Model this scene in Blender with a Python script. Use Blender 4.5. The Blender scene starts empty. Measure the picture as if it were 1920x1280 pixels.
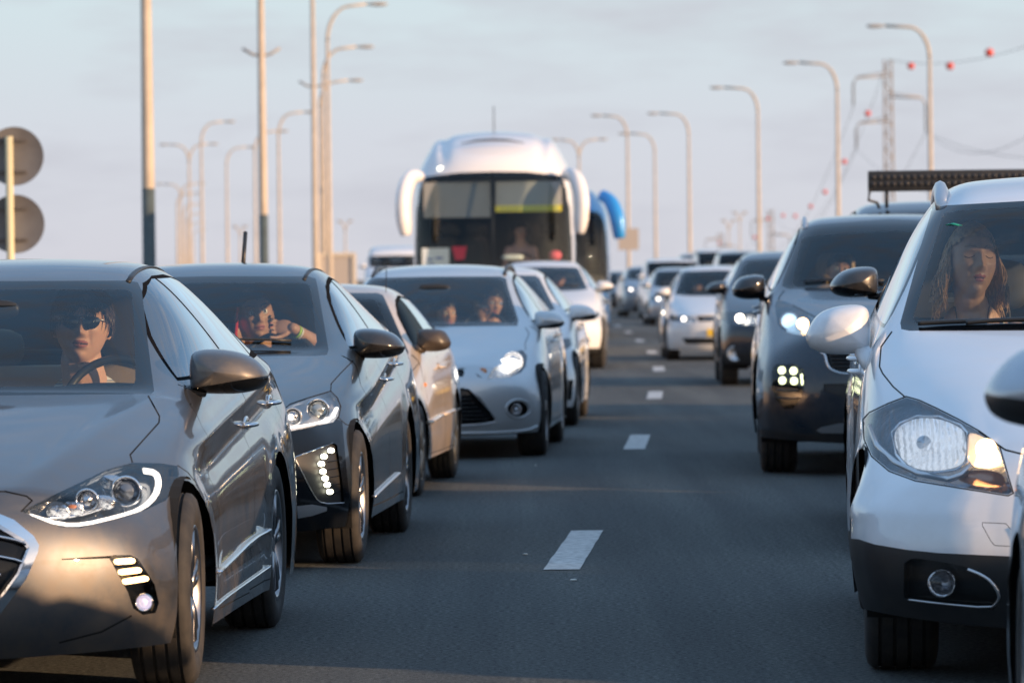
import bpy, bmesh, math, random
from mathutils import Vector, Matrix, noise
from mathutils.bvhtree import BVHTree
R=math.radians
SC=bpy.context.scene
COL=SC.collection
# ---------------------------------------------------------------- camera, world, sun
H=1.28; FPX=9000.0; ROLL=0.012; PITCH=math.atan(120/FPX)
cd=bpy.data.cameras.new('camera'); cam=bpy.data.objects.new('camera',cd); COL.objects.link(cam)
cd.sensor_width=36; cd.lens=36*FPX/1920; cd.clip_start=.5; cd.clip_end=6000
cam.matrix_world=Matrix.Translation((0,0,H))@Matrix.Rotation(math.pi/2-PITCH,4,'X')@Matrix.Rotation(-ROLL,4,'Z')
cd.dof.use_dof=True; cd.dof.focus_distance=18.0; cd.dof.aperture_fstop=6.5
SC.camera=cam
SUN_EL=R(11.0); SUN_AZ=R(120.0)   # azimuth clockwise from +Y (view direction)
sdir=Vector((math.sin(SUN_AZ)*math.cos(SUN_EL),math.cos(SUN_AZ)*math.cos(SUN_EL),math.sin(SUN_EL)))
w=bpy.data.worlds.new('World'); SC.world=w; w.use_nodes=True
nt=w.node_tree; nt.nodes.clear()
def N(t,**k):
    n=nt.nodes.new(t)
    for a,b in k.items():
        if a in n.inputs: n.inputs[a].default_value=b
        else: setattr(n,a,b)
    return n
sky=N('ShaderNodeTexSky',sky_type='NISHITA',sun_disc=False,sun_elevation=SUN_EL,sun_rotation=SUN_AZ,air_density=1.0,dust_density=1.6,ozone_density=1.6)
geo=N('ShaderNodeNewGeometry'); sep=N('ShaderNodeSeparateXYZ')
tc=N('ShaderNodeTexCoord'); nt.links.new(tc.outputs['Generated'],sep.inputs[0])
hz=N('ShaderNodeValToRGB')            # pale evening haze low in the sky
e=hz.color_ramp.elements
e[0].position=0.0; e[0].color=(.94,.94,.94,1); e[1].position=.8; e[1].color=(.6,.6,.6,1)
nt.links.new(sep.outputs['Z'],hz.inputs[0])
hc=N('ShaderNodeValToRGB'); e=hc.color_ramp.elements
e[0].position=0.0; e[0].color=(3.3,3.27,3.6,1); e[1].position=1.0; e[1].color=(2.0,3.6,5.8,1)
for p_,c_ in ((.03,(3.28,3.45,3.85)),(.065,(3.15,3.8,4.08)),(.13,(2.7,3.7,4.6)),(.24,(1.15,2.0,3.2)),(.36,(1.1,1.95,3.2)),(.5,(1.7,2.9,4.6))):
    m_=hc.color_ramp.elements.new(p_); m_.color=(*c_,1)
nt.links.new(sep.outputs['Z'],hc.inputs[0])
# soft cloud banks
mp=N('ShaderNodeMapping'); mp.inputs['Scale'].default_value=(9,9,42)
nt.links.new(tc.outputs['Generated'],mp.inputs[0])
no=N('ShaderNodeTexNoise',Scale=2.2,Detail=5.0,Roughness=.55); nt.links.new(mp.outputs[0],no.inputs['Vector'])
cr=N('ShaderNodeValToRGB'); cr.color_ramp.elements[0].position=.45; cr.color_ramp.elements[1].position=.72
nt.links.new(no.outputs['Fac'],cr.inputs[0])
mc=N('ShaderNodeMixRGB'); mc.inputs[2].default_value=(2.8,2.85,3.25,1)
mm=N('ShaderNodeMath',operation='MULTIPLY'); mm.inputs[1].default_value=.75
nt.links.new(cr.outputs[0],mm.inputs[0]); nt.links.new(mm.outputs[0],mc.inputs[0]); 
# the haze glows golden low on the sun's side of the sky
dp=N('ShaderNodeVectorMath',operation='DOT_PRODUCT'); dp.inputs[1].default_value=(math.sin(SUN_AZ),math.cos(SUN_AZ),0); nt.links.new(tc.outputs['Generated'],dp.inputs[0])
g1=N('ShaderNodeMapRange',interpolation_type='SMOOTHSTEP'); g1.inputs[1].default_value=.1; g1.inputs[2].default_value=1.0; nt.links.new(dp.outputs['Value'],g1.inputs[0])
g2_=N('ShaderNodeMapRange',interpolation_type='SMOOTHSTEP'); g2_.inputs[1].default_value=.42; g2_.inputs[2].default_value=0.0; nt.links.new(sep.outputs['Z'],g2_.inputs[0])
g3=N('ShaderNodeMath',operation='MULTIPLY'); nt.links.new(g1.outputs[0],g3.inputs[0]); nt.links.new(g2_.outputs[0],g3.inputs[1])
gm_=N('ShaderNodeMixRGB'); gm_.blend_type='ADD'; gm_.inputs[2].default_value=(8.5,5.0,2.3,1); nt.links.new(g3.outputs[0],gm_.inputs[0]); nt.links.new(hc.outputs[0],gm_.inputs[1])
nt.links.new(gm_.outputs[0],mc.inputs[1])
mx=N('ShaderNodeMixRGB'); nt.links.new(hz.outputs[0],mx.inputs[0]); nt.links.new(sky.outputs[0],mx.inputs[1]); nt.links.new(mc.outputs[0],mx.inputs[2])
bg=N('ShaderNodeBackground',Strength=.15); nt.links.new(mx.outputs[0],bg.inputs[0])
ou=N('ShaderNodeOutputWorld'); nt.links.new(bg.outputs[0],ou.inputs[0])
sl=bpy.data.lights.new('sun','SUN'); sl.energy=4.6; sl.angle=R(.6); sl.color=(1,.64,.36)
so=bpy.data.objects.new('sun',sl); COL.objects.link(so); so.rotation_euler=(-sdir).to_track_quat('-Z','Y').to_euler()
vs=SC.view_settings; vs.view_transform='Standard'; vs.look='None'; vs.exposure=.48; vs.gamma=1
SC.render.engine='CYCLES'; SC.cycles.max_bounces=8; SC.cycles.transparent_max_bounces=16
# ---------------------------------------------------------------- projection helpers (metres from the photograph)
def ray(px,py):
    u=px-960; v=py-640; c,s=math.cos(ROLL),math.sin(ROLL)
    x=(u*c-v*s)/FPX; z=-(u*s+v*c)/FPX
    Y=math.cos(PITCH)+z*math.sin(PITCH); Z=-math.sin(PITCH)+z*math.cos(PITCH)
    return Vector((x/Y,1,Z/Y))
def at(px,py,Y): return Vector((0,0,H))+ray(px,py)*Y
# ---------------------------------------------------------------- materials
MAT={}
def mat(name,col=(.5,.5,.5),rough=.5,metal=0,coat=0,emit=None,es=0,spec=.5,noise_=None,bump=None,trans=0,sheen=0):
    if name in MAT: return MAT[name]
    m=bpy.data.materials.new(name); m.use_nodes=True; MAT[name]=m
    t=m.node_tree; b=t.nodes['Principled BSDF']
    b.inputs['Base Color'].default_value=(*col,1); b.inputs['Roughness'].default_value=rough
    b.inputs['Metallic'].default_value=metal; b.inputs['Coat Weight'].default_value=coat
    b.inputs['Coat Roughness'].default_value=.02; b.inputs['Specular IOR Level'].default_value=spec
    if trans: b.inputs['Transmission Weight'].default_value=trans
    if emit: b.inputs['Emission Color'].default_value=(*emit,1); b.inputs['Emission Strength'].default_value=es
    if noise_:   # (scale, amount, second colour)
        n=t.nodes.new('ShaderNodeTexNoise'); n.inputs['Scale'].default_value=noise_[0]; n.inputs['Detail'].default_value=8
        c=t.nodes.new('ShaderNodeTexCoord'); t.links.new(c.outputs['Object'],n.inputs['Vector'])
        r=t.nodes.new('ShaderNodeValToRGB'); r.color_ramp.elements[0].position=.38; r.color_ramp.elements[1].position=.68
        t.links.new(n.outputs['Fac'],r.inputs[0])
        x=t.nodes.new('ShaderNodeMixRGB'); x.inputs[1].default_value=(*col,1); x.inputs[2].default_value=(*noise_[2],1)
        mu=t.nodes.new('ShaderNodeMath'); mu.operation='MULTIPLY'; mu.inputs[1].default_value=noise_[1]
        t.links.new(r.outputs[0],mu.inputs[0]); t.links.new(mu.outputs[0],x.inputs[0]); t.links.new(x.outputs[0],b.inputs['Base Color'])
    if bump:
        n2=t.nodes.new('ShaderNodeTexNoise'); n2.inputs['Scale'].default_value=bump[0]; n2.inputs['Detail'].default_value=6
        c=t.nodes.new('ShaderNodeTexCoord'); t.links.new(c.outputs['Object'],n2.inputs['Vector'])
        bp=t.nodes.new('ShaderNodeBump'); bp.inputs['Strength'].default_value=bump[1]; bp.inputs['Distance'].default_value=bump[2]
        t.links.new(n2.outputs['Fac'],bp.inputs['Height']); t.links.new(bp.outputs[0],b.inputs['Normal'])
    return m
def paint(name,col,metal=.6,rough=.32,dirt=.25,dcol=None):
    """car paint: flake layer under clear coat, with road dust gathering low down and in patches"""
    if name in MAT: return MAT[name]
    m=bpy.data.materials.new(name); m.use_nodes=True; MAT[name]=m
    t=m.node_tree; b=t.nodes['Principled BSDF']; L=t.links.new
    b.inputs['Metallic'].default_value=metal; b.inputs['Coat Weight'].default_value=1; b.inputs['Coat Roughness'].default_value=.015
    c=t.nodes.new('ShaderNodeTexCoord'); s=t.nodes.new('ShaderNodeSeparateXYZ'); L(c.outputs['Object'],s.inputs[0])
    mr=t.nodes.new('ShaderNodeMapRange'); mr.inputs[1].default_value=.75; mr.inputs[2].default_value=.15; L(s.outputs['Z'],mr.inputs[0])
    n=t.nodes.new('ShaderNodeTexNoise'); n.inputs['Scale'].default_value=7; n.inputs['Detail'].default_value=9; n.inputs['Roughness'].default_value=.65
    L(c.outputs['Object'],n.inputs['Vector'])
    r=t.nodes.new('ShaderNodeValToRGB'); r.color_ramp.elements[0].position=.35; r.color_ramp.elements[1].position=.75; L(n.outputs['Fac'],r.inputs[0])
    a=t.nodes.new('ShaderNodeMath'); a.operation='MULTIPLY_ADD'; L(mr.outputs[0],a.inputs[0]); a.inputs[1].default_value=.7; a.inputs[2].default_value=.15
    q=t.nodes.new('ShaderNodeMath'); q.operation='MULTIPLY'; L(a.outputs[0],q.inputs[0]); L(r.outputs[0],q.inputs[1])
    q2=t.nodes.new('ShaderNodeMath'); q2.operation='MULTIPLY'; L(q.outputs[0],q2.inputs[0]); q2.inputs[1].default_value=dirt
    x=t.nodes.new('ShaderNodeMixRGB'); x.inputs[1].default_value=(*col,1); x.inputs[2].default_value=(*(dcol or (.22,.17,.12)),1); L(q2.outputs[0],x.inputs[0]); L(x.outputs[0],b.inputs['Base Color'])
    rr=t.nodes.new('ShaderNodeMath'); rr.operation='MULTIPLY_ADD'; L(q2.outputs[0],rr.inputs[0]); rr.inputs[1].default_value=.5; rr.inputs[2].default_value=rough; L(rr.outputs[0],b.inputs['Roughness'])
    cw=t.nodes.new('ShaderNodeMath'); cw.operation='MULTIPLY_ADD'; L(q2.outputs[0],cw.inputs[0]); cw.inputs[1].default_value=-.8; cw.inputs[2].default_value=1; L(cw.outputs[0],b.inputs['Coat Weight'])
    n3=t.nodes.new('ShaderNodeTexNoise'); n3.inputs['Scale'].default_value=260; L(c.outputs['Object'],n3.inputs['Vector'])
    bp=t.nodes.new('ShaderNodeBump'); bp.inputs['Strength'].default_value=.03; bp.inputs['Distance'].default_value=.001; L(n3.outputs['Fac'],bp.inputs['Height']); L(bp.outputs[0],b.inputs['Coat Normal'])
    return m
def glass(name,tint,refl=1.0,spots=False):
    """window glass as one thin sheet: tinted see-through plus a mirror reflection that grows towards grazing"""
    if name in MAT: return MAT[name]
    m=bpy.data.materials.new(name); m.use_nodes=True; MAT[name]=m
    t=m.node_tree; t.nodes.clear(); L=t.links.new
    tr=t.nodes.new('ShaderNodeBsdfTransparent'); tr.inputs[0].default_value=(*tint,1)
    g=t.nodes.new('ShaderNodeBsdfGlossy'); g.inputs['Roughness'].default_value=.0; g.inputs[0].default_value=(.95,.98,1,1)
    f=t.nodes.new('ShaderNodeFresnel'); f.inputs[0].default_value=1.52
    mu=t.nodes.new('ShaderNodeMath'); mu.operation='MULTIPLY'; mu.inputs[1].default_value=refl; mu.use_clamp=True; L(f.outputs[0],mu.inputs[0])
    mx=t.nodes.new('ShaderNodeMixShader'); L(mu.outputs[0],mx.inputs[0]); L(tr.outputs[0],mx.inputs[1]); L(g.outputs[0],mx.inputs[2])
    o=t.nodes.new('ShaderNodeOutputMaterial')
    if spots:
        d=t.nodes.new('ShaderNodeBsdfDiffuse'); d.inputs[0].default_value=(.55,.5,.45,1)
        n=t.nodes.new('ShaderNodeTexNoise'); n.inputs['Scale'].default_value=5; n.inputs['Detail'].default_value=10; n.inputs['Roughness'].default_value=.7
        c=t.nodes.new('ShaderNodeTexCoord'); L(c.outputs['Object'],n.inputs['Vector'])
        r=t.nodes.new('ShaderNodeValToRGB'); r.color_ramp.elements[0].position=.55; r.color_ramp.elements[1].position=.9; r.color_ramp.elements[1].color=(.06,.06,.06,1); L(n.outputs['Fac'],r.inputs[0])
        m2=t.nodes.new('ShaderNodeMixShader'); L(r.outputs[0],m2.inputs[0]); L(mx.outputs[0],m2.inputs[1]); L(d.outputs[0],m2.inputs[2]); L(m2.outputs[0],o.inputs[0])
    else: L(mx.outputs[0],o.inputs[0])
    return m
BLK=mat('black_plastic',(.018,.019,.021),.42,noise_=(9,.35,(.05,.045,.04)))
FRM=mat('matt_black',(.006,.006,.007),.9,spec=.05)
GLB=mat('gloss_black',(.005,.006,.008),.09,spec=.32)
GAP=mat('gap_black',(.004,.004,.004),.9)
RUB=mat('rubber',(.022,.022,.023),.75,noise_=(14,.5,(.07,.06,.05)),bump=(60,.3,.004))
CHR=mat('chrome',(.8,.8,.82),.08,1)
ALU=mat('alloy',(.42,.42,.44),.28,1,noise_=(12,.5,(.12,.1,.08)))
SIL=mat('satin_silver',(.62,.63,.65),.3,.9)
DRK=mat('dark_metal',(.03,.03,.032),.5,.5)
TRIM=mat('interior_dark',(.03,.031,.034),.7,bump=(180,.2,.002))
TRIMG=mat('interior_grey',(.16,.155,.15),.8,bump=(200,.2,.002))
TAN=mat('seat_tan',(.30,.22,.14),.75,bump=(90,.25,.004))
HEADL=mat('headliner',(.30,.28,.26),.9)
GW=glass('windscreen_glass',(.90,.96,.96),.75,True)
FRT=mat('ceramic_border',(.004,.006,.009),.06,spec=.4)
GS=glass('side_glass',(.72,.78,.76),1.7)
GP=glass('privacy_glass',(.08,.09,.1),1.7)
GL=glass('lamp_lens',(.92,.93,.95),1.0)
EMH=mat('headlight_glow',(1,1,1),.5,emit=(1,.86,.66),es=9)
EMW=mat('daylight_led',(1,1,1),.5,emit=(1,.97,.72),es=7)
EMO=mat('signal_glow',(1,.8,.5),.5,emit=(1,.62,.28),es=5)
BOWL=mat('lamp_bowl',(.55,.57,.6),.18,.95,bump=(40,.5,.02))
BOWD=mat('lamp_dark',(.03,.035,.04),.2,.3,coat=1)
AMB=mat('amber',(.8,.25,.05),.3,coat=1)
REDM=mat('red_lens',(.4,.01,.01),.2,coat=1)
# ---------------------------------------------------------------- mesh helpers
def link(o,parent=None):
    COL.objects.link(o)
    if parent is not None: o.parent=parent
    return o
def mk(name,bm,m,parent=None,smooth=True,loc=None,rot=None):
    me=bpy.data.meshes.new(name); bm.to_mesh(me); bm.free()
    for x in (m if isinstance(m,(list,tuple)) else [m]): me.materials.append(x)
    if smooth:
        for p in me.polygons: p.use_smooth=True
    o=bpy.data.objects.new(name,me); link(o,parent)
    if loc is not None: o.location=loc
    if rot is not None: o.rotation_euler=rot
    return o
def sharp(o,ang=35):
    me=o.data; bm=bmesh.new(); bm.from_mesh(me); a=R(ang)
    for e_ in bm.edges:
        if len(e_.link_faces)==2 and e_.calc_face_angle(0)>a: e_.smooth=False
    bm.to_mesh(me); bm.free(); return o
def tag(o,label=None,cat=None,group=None,kind=None):
    if label: o['label']=label
    if cat: o['category']=cat
    if group: o['group']=group
    if kind: o['kind']=kind
    return o
def empty(name,loc=(0,0,0),rz=0):
    o=bpy.data.objects.new(name,None); o.location=loc; o.rotation_euler=(0,0,rz); o.empty_display_size=.2; return link(o)
def box(bm,c,s,rot=None,bev=0,seg=2):
    r=bmesh.ops.create_cube(bm,size=1); vs_=r['verts']
    M=Matrix.Translation(c)@(rot.to_matrix().to_4x4() if rot is not None else Matrix.Identity(4))@Matrix.Diagonal((*s,1))
    bmesh.ops.transform(bm,matrix=M,verts=vs_)
    if bev>0:
        es=list({e_ for v in vs_ for e_ in v.link_edges})
        bmesh.ops.bevel(bm,geom=es,offset=bev,segments=seg,profile=.6,affect='EDGES')
    return vs_
def tube(bm,pts,rad,n=8,cap=True,flat=1.0,up=None):
    """round (or flattened) tube through the points; rad is a number or one per point"""
    pts=[Vector(p) for p in pts]; rs=rad if isinstance(rad,(list,tuple)) else [rad]*len(pts)
    rings=[]; pn=None
    for i,p in enumerate(pts):
        t=(pts[min(i+1,len(pts)-1)]-pts[max(i-1,0)]).normalized()
        if pn is None:
            a=Vector(up) if up else (Vector((0,0,1)) if abs(t.z)<.9 else Vector((1,0,0)))
            pn=(a-t*a.dot(t)).normalized()
        else: pn=(pn-t*pn.dot(t)).normalized()
        b=t.cross(pn)
        rings.append([bm.verts.new(p+pn*math.cos(k*2*math.pi/n)*rs[i]*flat+b*math.sin(k*2*math.pi/n)*rs[i]) for k in range(n)])
    for i in range(len(rings)-1):
        for k in range(n): bm.faces.new((rings[i][k],rings[i][(k+1)%n],rings[i+1][(k+1)%n],rings[i+1][k]))
    if cap: bm.faces.new(rings[0][::-1]); bm.faces.new(rings[-1])
def lathe(bm,prof,n=32,axis='X',c=(0,0,0),close=True):
    """profile of (a, r): a along the axis, r radius"""
    c=Vector(c); rings=[]
    for a,r in prof:
        ring=[]
        for k in range(n):
            t=2*math.pi*k/n; u,v=r*math.cos(t),r*math.sin(t)
            ring.append(bm.verts.new(c+(Vector((a,u,v)) if axis=='X' else Vector((u,a,v)) if axis=='Y' else Vector((u,v,a)))))
        rings.append(ring)
    for i in range(len(rings)-1):
        for k in range(n): bm.faces.new((rings[i][k],rings[i][(k+1)%n],rings[i+1][(k+1)%n],rings[i+1][k]))
    if close:
        for rg in (rings[0],rings[-1]):
            if (rg[0].co-rg[n//2].co).length>1e-5: bm.faces.new(rg)
    bmesh.ops.recalc_face_normals(bm,faces=bm.faces[:])
def rbox(bm,c,s,p=3.2,n=10,rot=None,shape=None):
    """superellipsoid: soft rounded block"""
    r=bmesh.ops.create_uvsphere(bm,u_segments=2*n,v_segments=n,radius=1)
    for v in r['verts']:
        x,y,z=v.co; k=(abs(x)**p+abs(y)**p+abs(z)**p)**(-1/p) if (x or y or z) else 1
        q=Vector((x*k*s[0]/2,y*k*s[1]/2,z*k*s[2]/2))
        if shape: q=shape(q)
        if rot is not None: q=rot.to_matrix()@q
        v.co=q+Vector(c)
    return r['verts']
def chaikin(poly,n=2,closed=True,k=.25):
    P=[Vector(p) for p in poly]
    for _ in range(n):
        Q=[]; m=len(P)
        for i in range(m if closed else m-1):
            a,b=P[i],P[(i+1)%m]; Q+= [a.lerp(b,k),a.lerp(b,1-k)]
        if not closed: Q=[P[0]]+Q+[P[-1]]
        P=Q
    return P
# ---------------------------------------------------------------- road
def asphalt():
    m=bpy.data.materials.new('asphalt'); m.use_nodes=True; t=m.node_tree; L=t.links.new; b=t.nodes['Principled BSDF']
    c=t.nodes.new('ShaderNodeTexCoord')
    def nz(s,d,r=.5,sc=None):
        n=t.nodes.new('ShaderNodeTexNoise'); n.inputs['Scale'].default_value=s; n.inputs['Detail'].default_value=d; n.inputs['Roughness'].default_value=r
        if sc:
            mp=t.nodes.new('ShaderNodeMapping'); mp.inputs['Scale'].default_value=sc; L(c.outputs['Object'],mp.inputs[0]); L(mp.outputs[0],n.inputs['Vector'])
        else: L(c.outputs['Object'],n.inputs['Vector'])
        return n
    n1=nz(48,8,.86); n2=nz(1.2,5,.6,(1,.12,1)); n3=nz(42,3)
    r1=t.nodes.new('ShaderNodeValToRGB'); e=r1.color_ramp.elements; e[0].position=.42; e[0].color=(.010,.0135,.0155,1); e[1].position=.60; e[1].color=(.175,.19,.185,1); L(n1.outputs['Fac'],r1.inputs[0])
    r2=t.nodes.new('ShaderNodeValToRGB'); e=r2.color_ramp.elements; e[0].position=.3; e[0].color=(.72,.72,.74,1); e[1].position=.7; e[1].color=(1.15,1.13,1.1,1); L(n2.outputs['Fac'],r2.inputs[0])
    x=t.nodes.new('ShaderNodeMixRGB'); x.blend_type='MULTIPLY'; x.inputs[0].default_value=1; L(r1.outputs[0],x.inputs[1]); L(r2.outputs[0],x.inputs[2]); n4=nz(2.4,4,.6,(1,.022,1)); r4=t.nodes.new('ShaderNodeValToRGB'); e=r4.color_ramp.elements; e[0].position=.35; e[0].color=(.74,.75,.77,1); e[1].position=.65; e[1].color=(1.12,1.12,1.10,1); L(n4.outputs['Fac'],r4.inputs[0])
    x2=t.nodes.new('ShaderNodeMixRGB'); x2.blend_type='MULTIPLY'; x2.inputs[0].default_value=1; L(x.outputs[0],x2.inputs[1]); L(r4.outputs[0],x2.inputs[2]); L(x2.outputs[0],b.inputs['Base Color'])
    b.inputs['Roughness'].default_value=.8; b.inputs['Specular IOR Level'].default_value=.35
    ad=t.nodes.new('ShaderNodeMath'); L(n1.outputs['Fac'],ad.inputs[0]); L(n3.outputs['Fac'],ad.inputs[1])
    bp=t.nodes.new('ShaderNodeBump'); bp.inputs['Strength'].default_value=1.0; bp.inputs['Distance'].default_value=.006; L(ad.outputs[0],bp.inputs['Height']); L(bp.outputs[0],b.inputs['Normal'])
    return m
ASP=asphalt()
DIRT=mat('dry_ground',(.16,.13,.095),.95,noise_=(.6,.7,(.10,.095,.06)),bump=(6,.6,.05))
CONC=mat('concrete',(.36,.33,.29),.85,noise_=(1.5,.4,(.25,.23,.2)),bump=(30,.3,.01))
WHT=mat('road_paint',(.62,.62,.60),.6,noise_=(22,.8,(.22,.22,.22)),bump=(150,.5,.003))
def lane(y):  # x of the dashed lane line
    T=[(-60,-5.0),(0,-1.0),(22.4,.287),(36.6,.946),(50.9,1.51),(65.3,2.0),(79.4,2.33),(91.5,2.49),(105,2.62),(120.7,2.73),(160,2.6),(220,1.2),(320,-5.),(460,-18),(700,-55)]
    for (a,b),(c,d) in zip(T,T[1:]):
        if y<=c: t=(y-a)/(c-a); return b+(d-b)*t
    return T[-1][1]
def ribbon(name,x0,x1,y0,y1,z,m,step=8,kind='structure',parent=None,th=0):
    b=bmesh.new(); n=max(1,int((y1-y0)/step)); pr=None
    for k in range(n+1):
        y=y0+(y1-y0)*k/n; c=lane(y)
        row=[b.verts.new((c+x0,y,z)),b.verts.new((c+x1,y,z))]
        if th: row=[b.verts.new((c+x0,y,z-th))]+row+[b.verts.new((c+x1,y,z-th))]
        if pr:
            for i in range(len(row)-1): b.faces.new((pr[i],pr[i+1],row[i+1],row[i]))
        pr=row
    o=mk(name,b,m,parent,False)
    if kind: o['kind']=kind
    return o
b=bmesh.new(); bmesh.ops.create_grid(b,x_segments=2,y_segments=2,size=3500); g=mk('ground',b,DIRT,None,False,(0,2500,-.02)); g['kind']='structure'
ribbon('road',-5.2,12.5,-60,700,0,ASP)
dsh=[(21.4,.22),]
ys=[20.95+14.45*k for k in range(12)]
for i,y in enumerate(ys):
    if y>150: break
    c=lane(y+1.6); b=bmesh.new(); c0,c1=lane(y),lane(y+3.2); wd=.080
    n=8
    va=[]
    for k in range(n+1):
        yy=y+3.2*k/n; x=c0+(c1-c0)*k/n; j=.0025*math.sin(k*2.3+i); va.append((b.verts.new((x-wd+j,yy,.004)),b.verts.new((x+wd+j*.6,yy,.004))))
    for k in range(n): b.faces.new((va[k][0],va[k][1],va[k+1][1],va[k+1][0]))
    o=mk('lane_marking',b,WHT,None,False); o['kind']='structure'
# ---------------------------------------------------------------- car body: box-topology cage, subdivided, then cut into panels
FR=[0,.25,.5,.72,.88,1.0]
def cage(P):
    """half cage -> mirrored bmesh with creases"""
    st=P['st']; rows=P['rows']; bm=bmesh.new(); cl=bm.edges.layers.float.new('crease_edge')
    ns=len(st); V={}
    def key(i,p): V[i]=bm.verts.new(p)
    gh=[0,.36,.72,1.0]
    for s,(y,zc,zr,wr,zb,wb,bow,kd,wm) in enumerate(st):
        for c in range(6):
            if kd=='h':
                f=FR[c]; x=f*wb; z=zc+(zr-zc)*min(1,f/.72)**2 if c<=3 else (zr+(zb-zr)*(.42 if c==4 else 1)); yy=y+bow*(1-f**2.2)
            else:
                if c<=3: f=gh[c]; x=f*wr; z=zc-(zc-zr)*f**2.6; yy=y+bow*(1-f*f)
                elif c==4: x=wr+(wb-wr)*.5+P.get('bulge',.018); z=zr+(zb-zr)*.5; yy=y
                else: x=wb; z=zb; yy=y
            key(('t',s,c),(x,yy,z))
    nr=len(rows)
    def sidept(s,r):
        y,zc,zr,wr,zb,wb,bow,kd,wm=st[s]; fz,g=rows[r-1]
        zs=P['zs'](y) if callable(P['zs']) else P['zs']
        x=wb+(wm-wb)*g; z=zb+(zs-zb)*fz; yy=y
        if s==0: yy=P['fyc'][r]
        if s==ns-1: yy=P['ryc'][r]
        return Vector((x,yy,z))
    for s in range(ns):
        for r in range(1,nr+1): key(('s',s,r),sidept(s,r))
    for e_,s,fy,fz in (('f',0,P['fy'],P['fz']),('r',ns-1,P['ry'],P['rz'])):
        pf=P.get('fp' if e_=='f' else 'rp',2.4)
        for r in range(1,nr+1):
            q=sidept(s,r)
            for c in range(5):
                f=FR[c]; key((e_,c,r),(f*q.x,fy[r]+(q.y-fy[r])*f**pf,fz[r]+(q.z-fz[r])*f**2))
    def S(s,r): return V[('t',s,5)] if r==0 else V[('s',s,r)]
    def E_(e_,s,c,r):
        if r==0: return V[('t',s,c)]
        return V[('s',s,r)] if c==5 else V[(e_,c,r)]
    F=bm.faces.new
    for s in range(ns-1):
        for c in range(5): F((V[('t',s,c)],V[('t',s,c+1)],V[('t',s+1,c+1)],V[('t',s+1,c)]))
        for r in range(nr): F((S(s,r),S(s,r+1),S(s+1,r+1),S(s+1,r)))
    for c in range(5):
        for r in range(nr):
            F((E_('f',0,c,r),E_('f',0,c,r+1),E_('f',0,c+1,r+1),E_('f',0,c+1,r)))
            F((E_('r',ns-1,c+1,r),E_('r',ns-1,c+1,r+1),E_('r',ns-1,c,r+1),E_('r',ns-1,c,r)))
    def cr(a,b,v):
        e_=bm.edges.get((a,b))
        if e_: e_[cl]=v
    for kind,i,a,b,v in P['cr']:
        if kind=='row':   # side row i, stations a..b
            for s in range(a,b): cr(S(s,i),S(s+1,i),v)
        if kind=='col':
            for s in range(a,b): cr(V[('t',s,i)],V[('t',s+1,i)],v)
        if kind=='stn':
            for c in range(a,b): cr(V[('t',i,c)],V[('t',i,c+1)],v)
        if kind=='frow':
            for c in range(a,b): cr(E_('f',0,c,i),E_('f',0,c+1,i),v)
    for v in bm.verts:
        if abs(v.co.x)<1e-6: v.co.x=0
    half=list(bm.verts)+list(bm.edges)+list(bm.faces)
    d=bmesh.ops.duplicate(bm,geom=half)
    nv=[g for g in d['geom'] if isinstance(g,bmesh.types.BMVert)]
    for v in nv: v.co.x=-v.co.x
    bmesh.ops.reverse_faces(bm,faces=[g for g in d['geom'] if isinstance(g,bmesh.types.BMFace)])
    bmesh.ops.remove_doubles(bm,verts=[v for v in bm.verts if abs(v.co.x)<1e-5],dist=1e-4)
    bmesh.ops.recalc_face_normals(bm,faces=bm.faces[:])
    return bm
def subdivide(bm,lv):
    me=bpy.data.meshes.new('tmp'); bm.to_mesh(me); bm.free()
    o=bpy.data.objects.new('tmp',me); COL.objects.link(o)
    md=o.modifiers.new('s','SUBSURF'); md.levels=lv; md.render_levels=lv; md.boundary_smooth='PRESERVE_CORNERS'
    dg=bpy.context.evaluated_depsgraph_get(); dg.update()
    m2=bpy.data.meshes.new_from_object(o.evaluated_get(dg))
    bpy.data.objects.remove(o); bpy.data.meshes.remove(me)
    b2=bmesh.new(); b2.from_mesh(m2); bpy.data.meshes.remove(m2); return b2
def inpoly(p,poly):
    x,y=p; c=False; n=len(poly); j=n-1
    for i in range(n):
        xi,yi=poly[i]; xj,yj=poly[j]
        if (yi>y)!=(yj>y) and x<(xj-xi)*(y-yi)/(yj-yi)+xi: c=not c
        j=i
    return c
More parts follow.
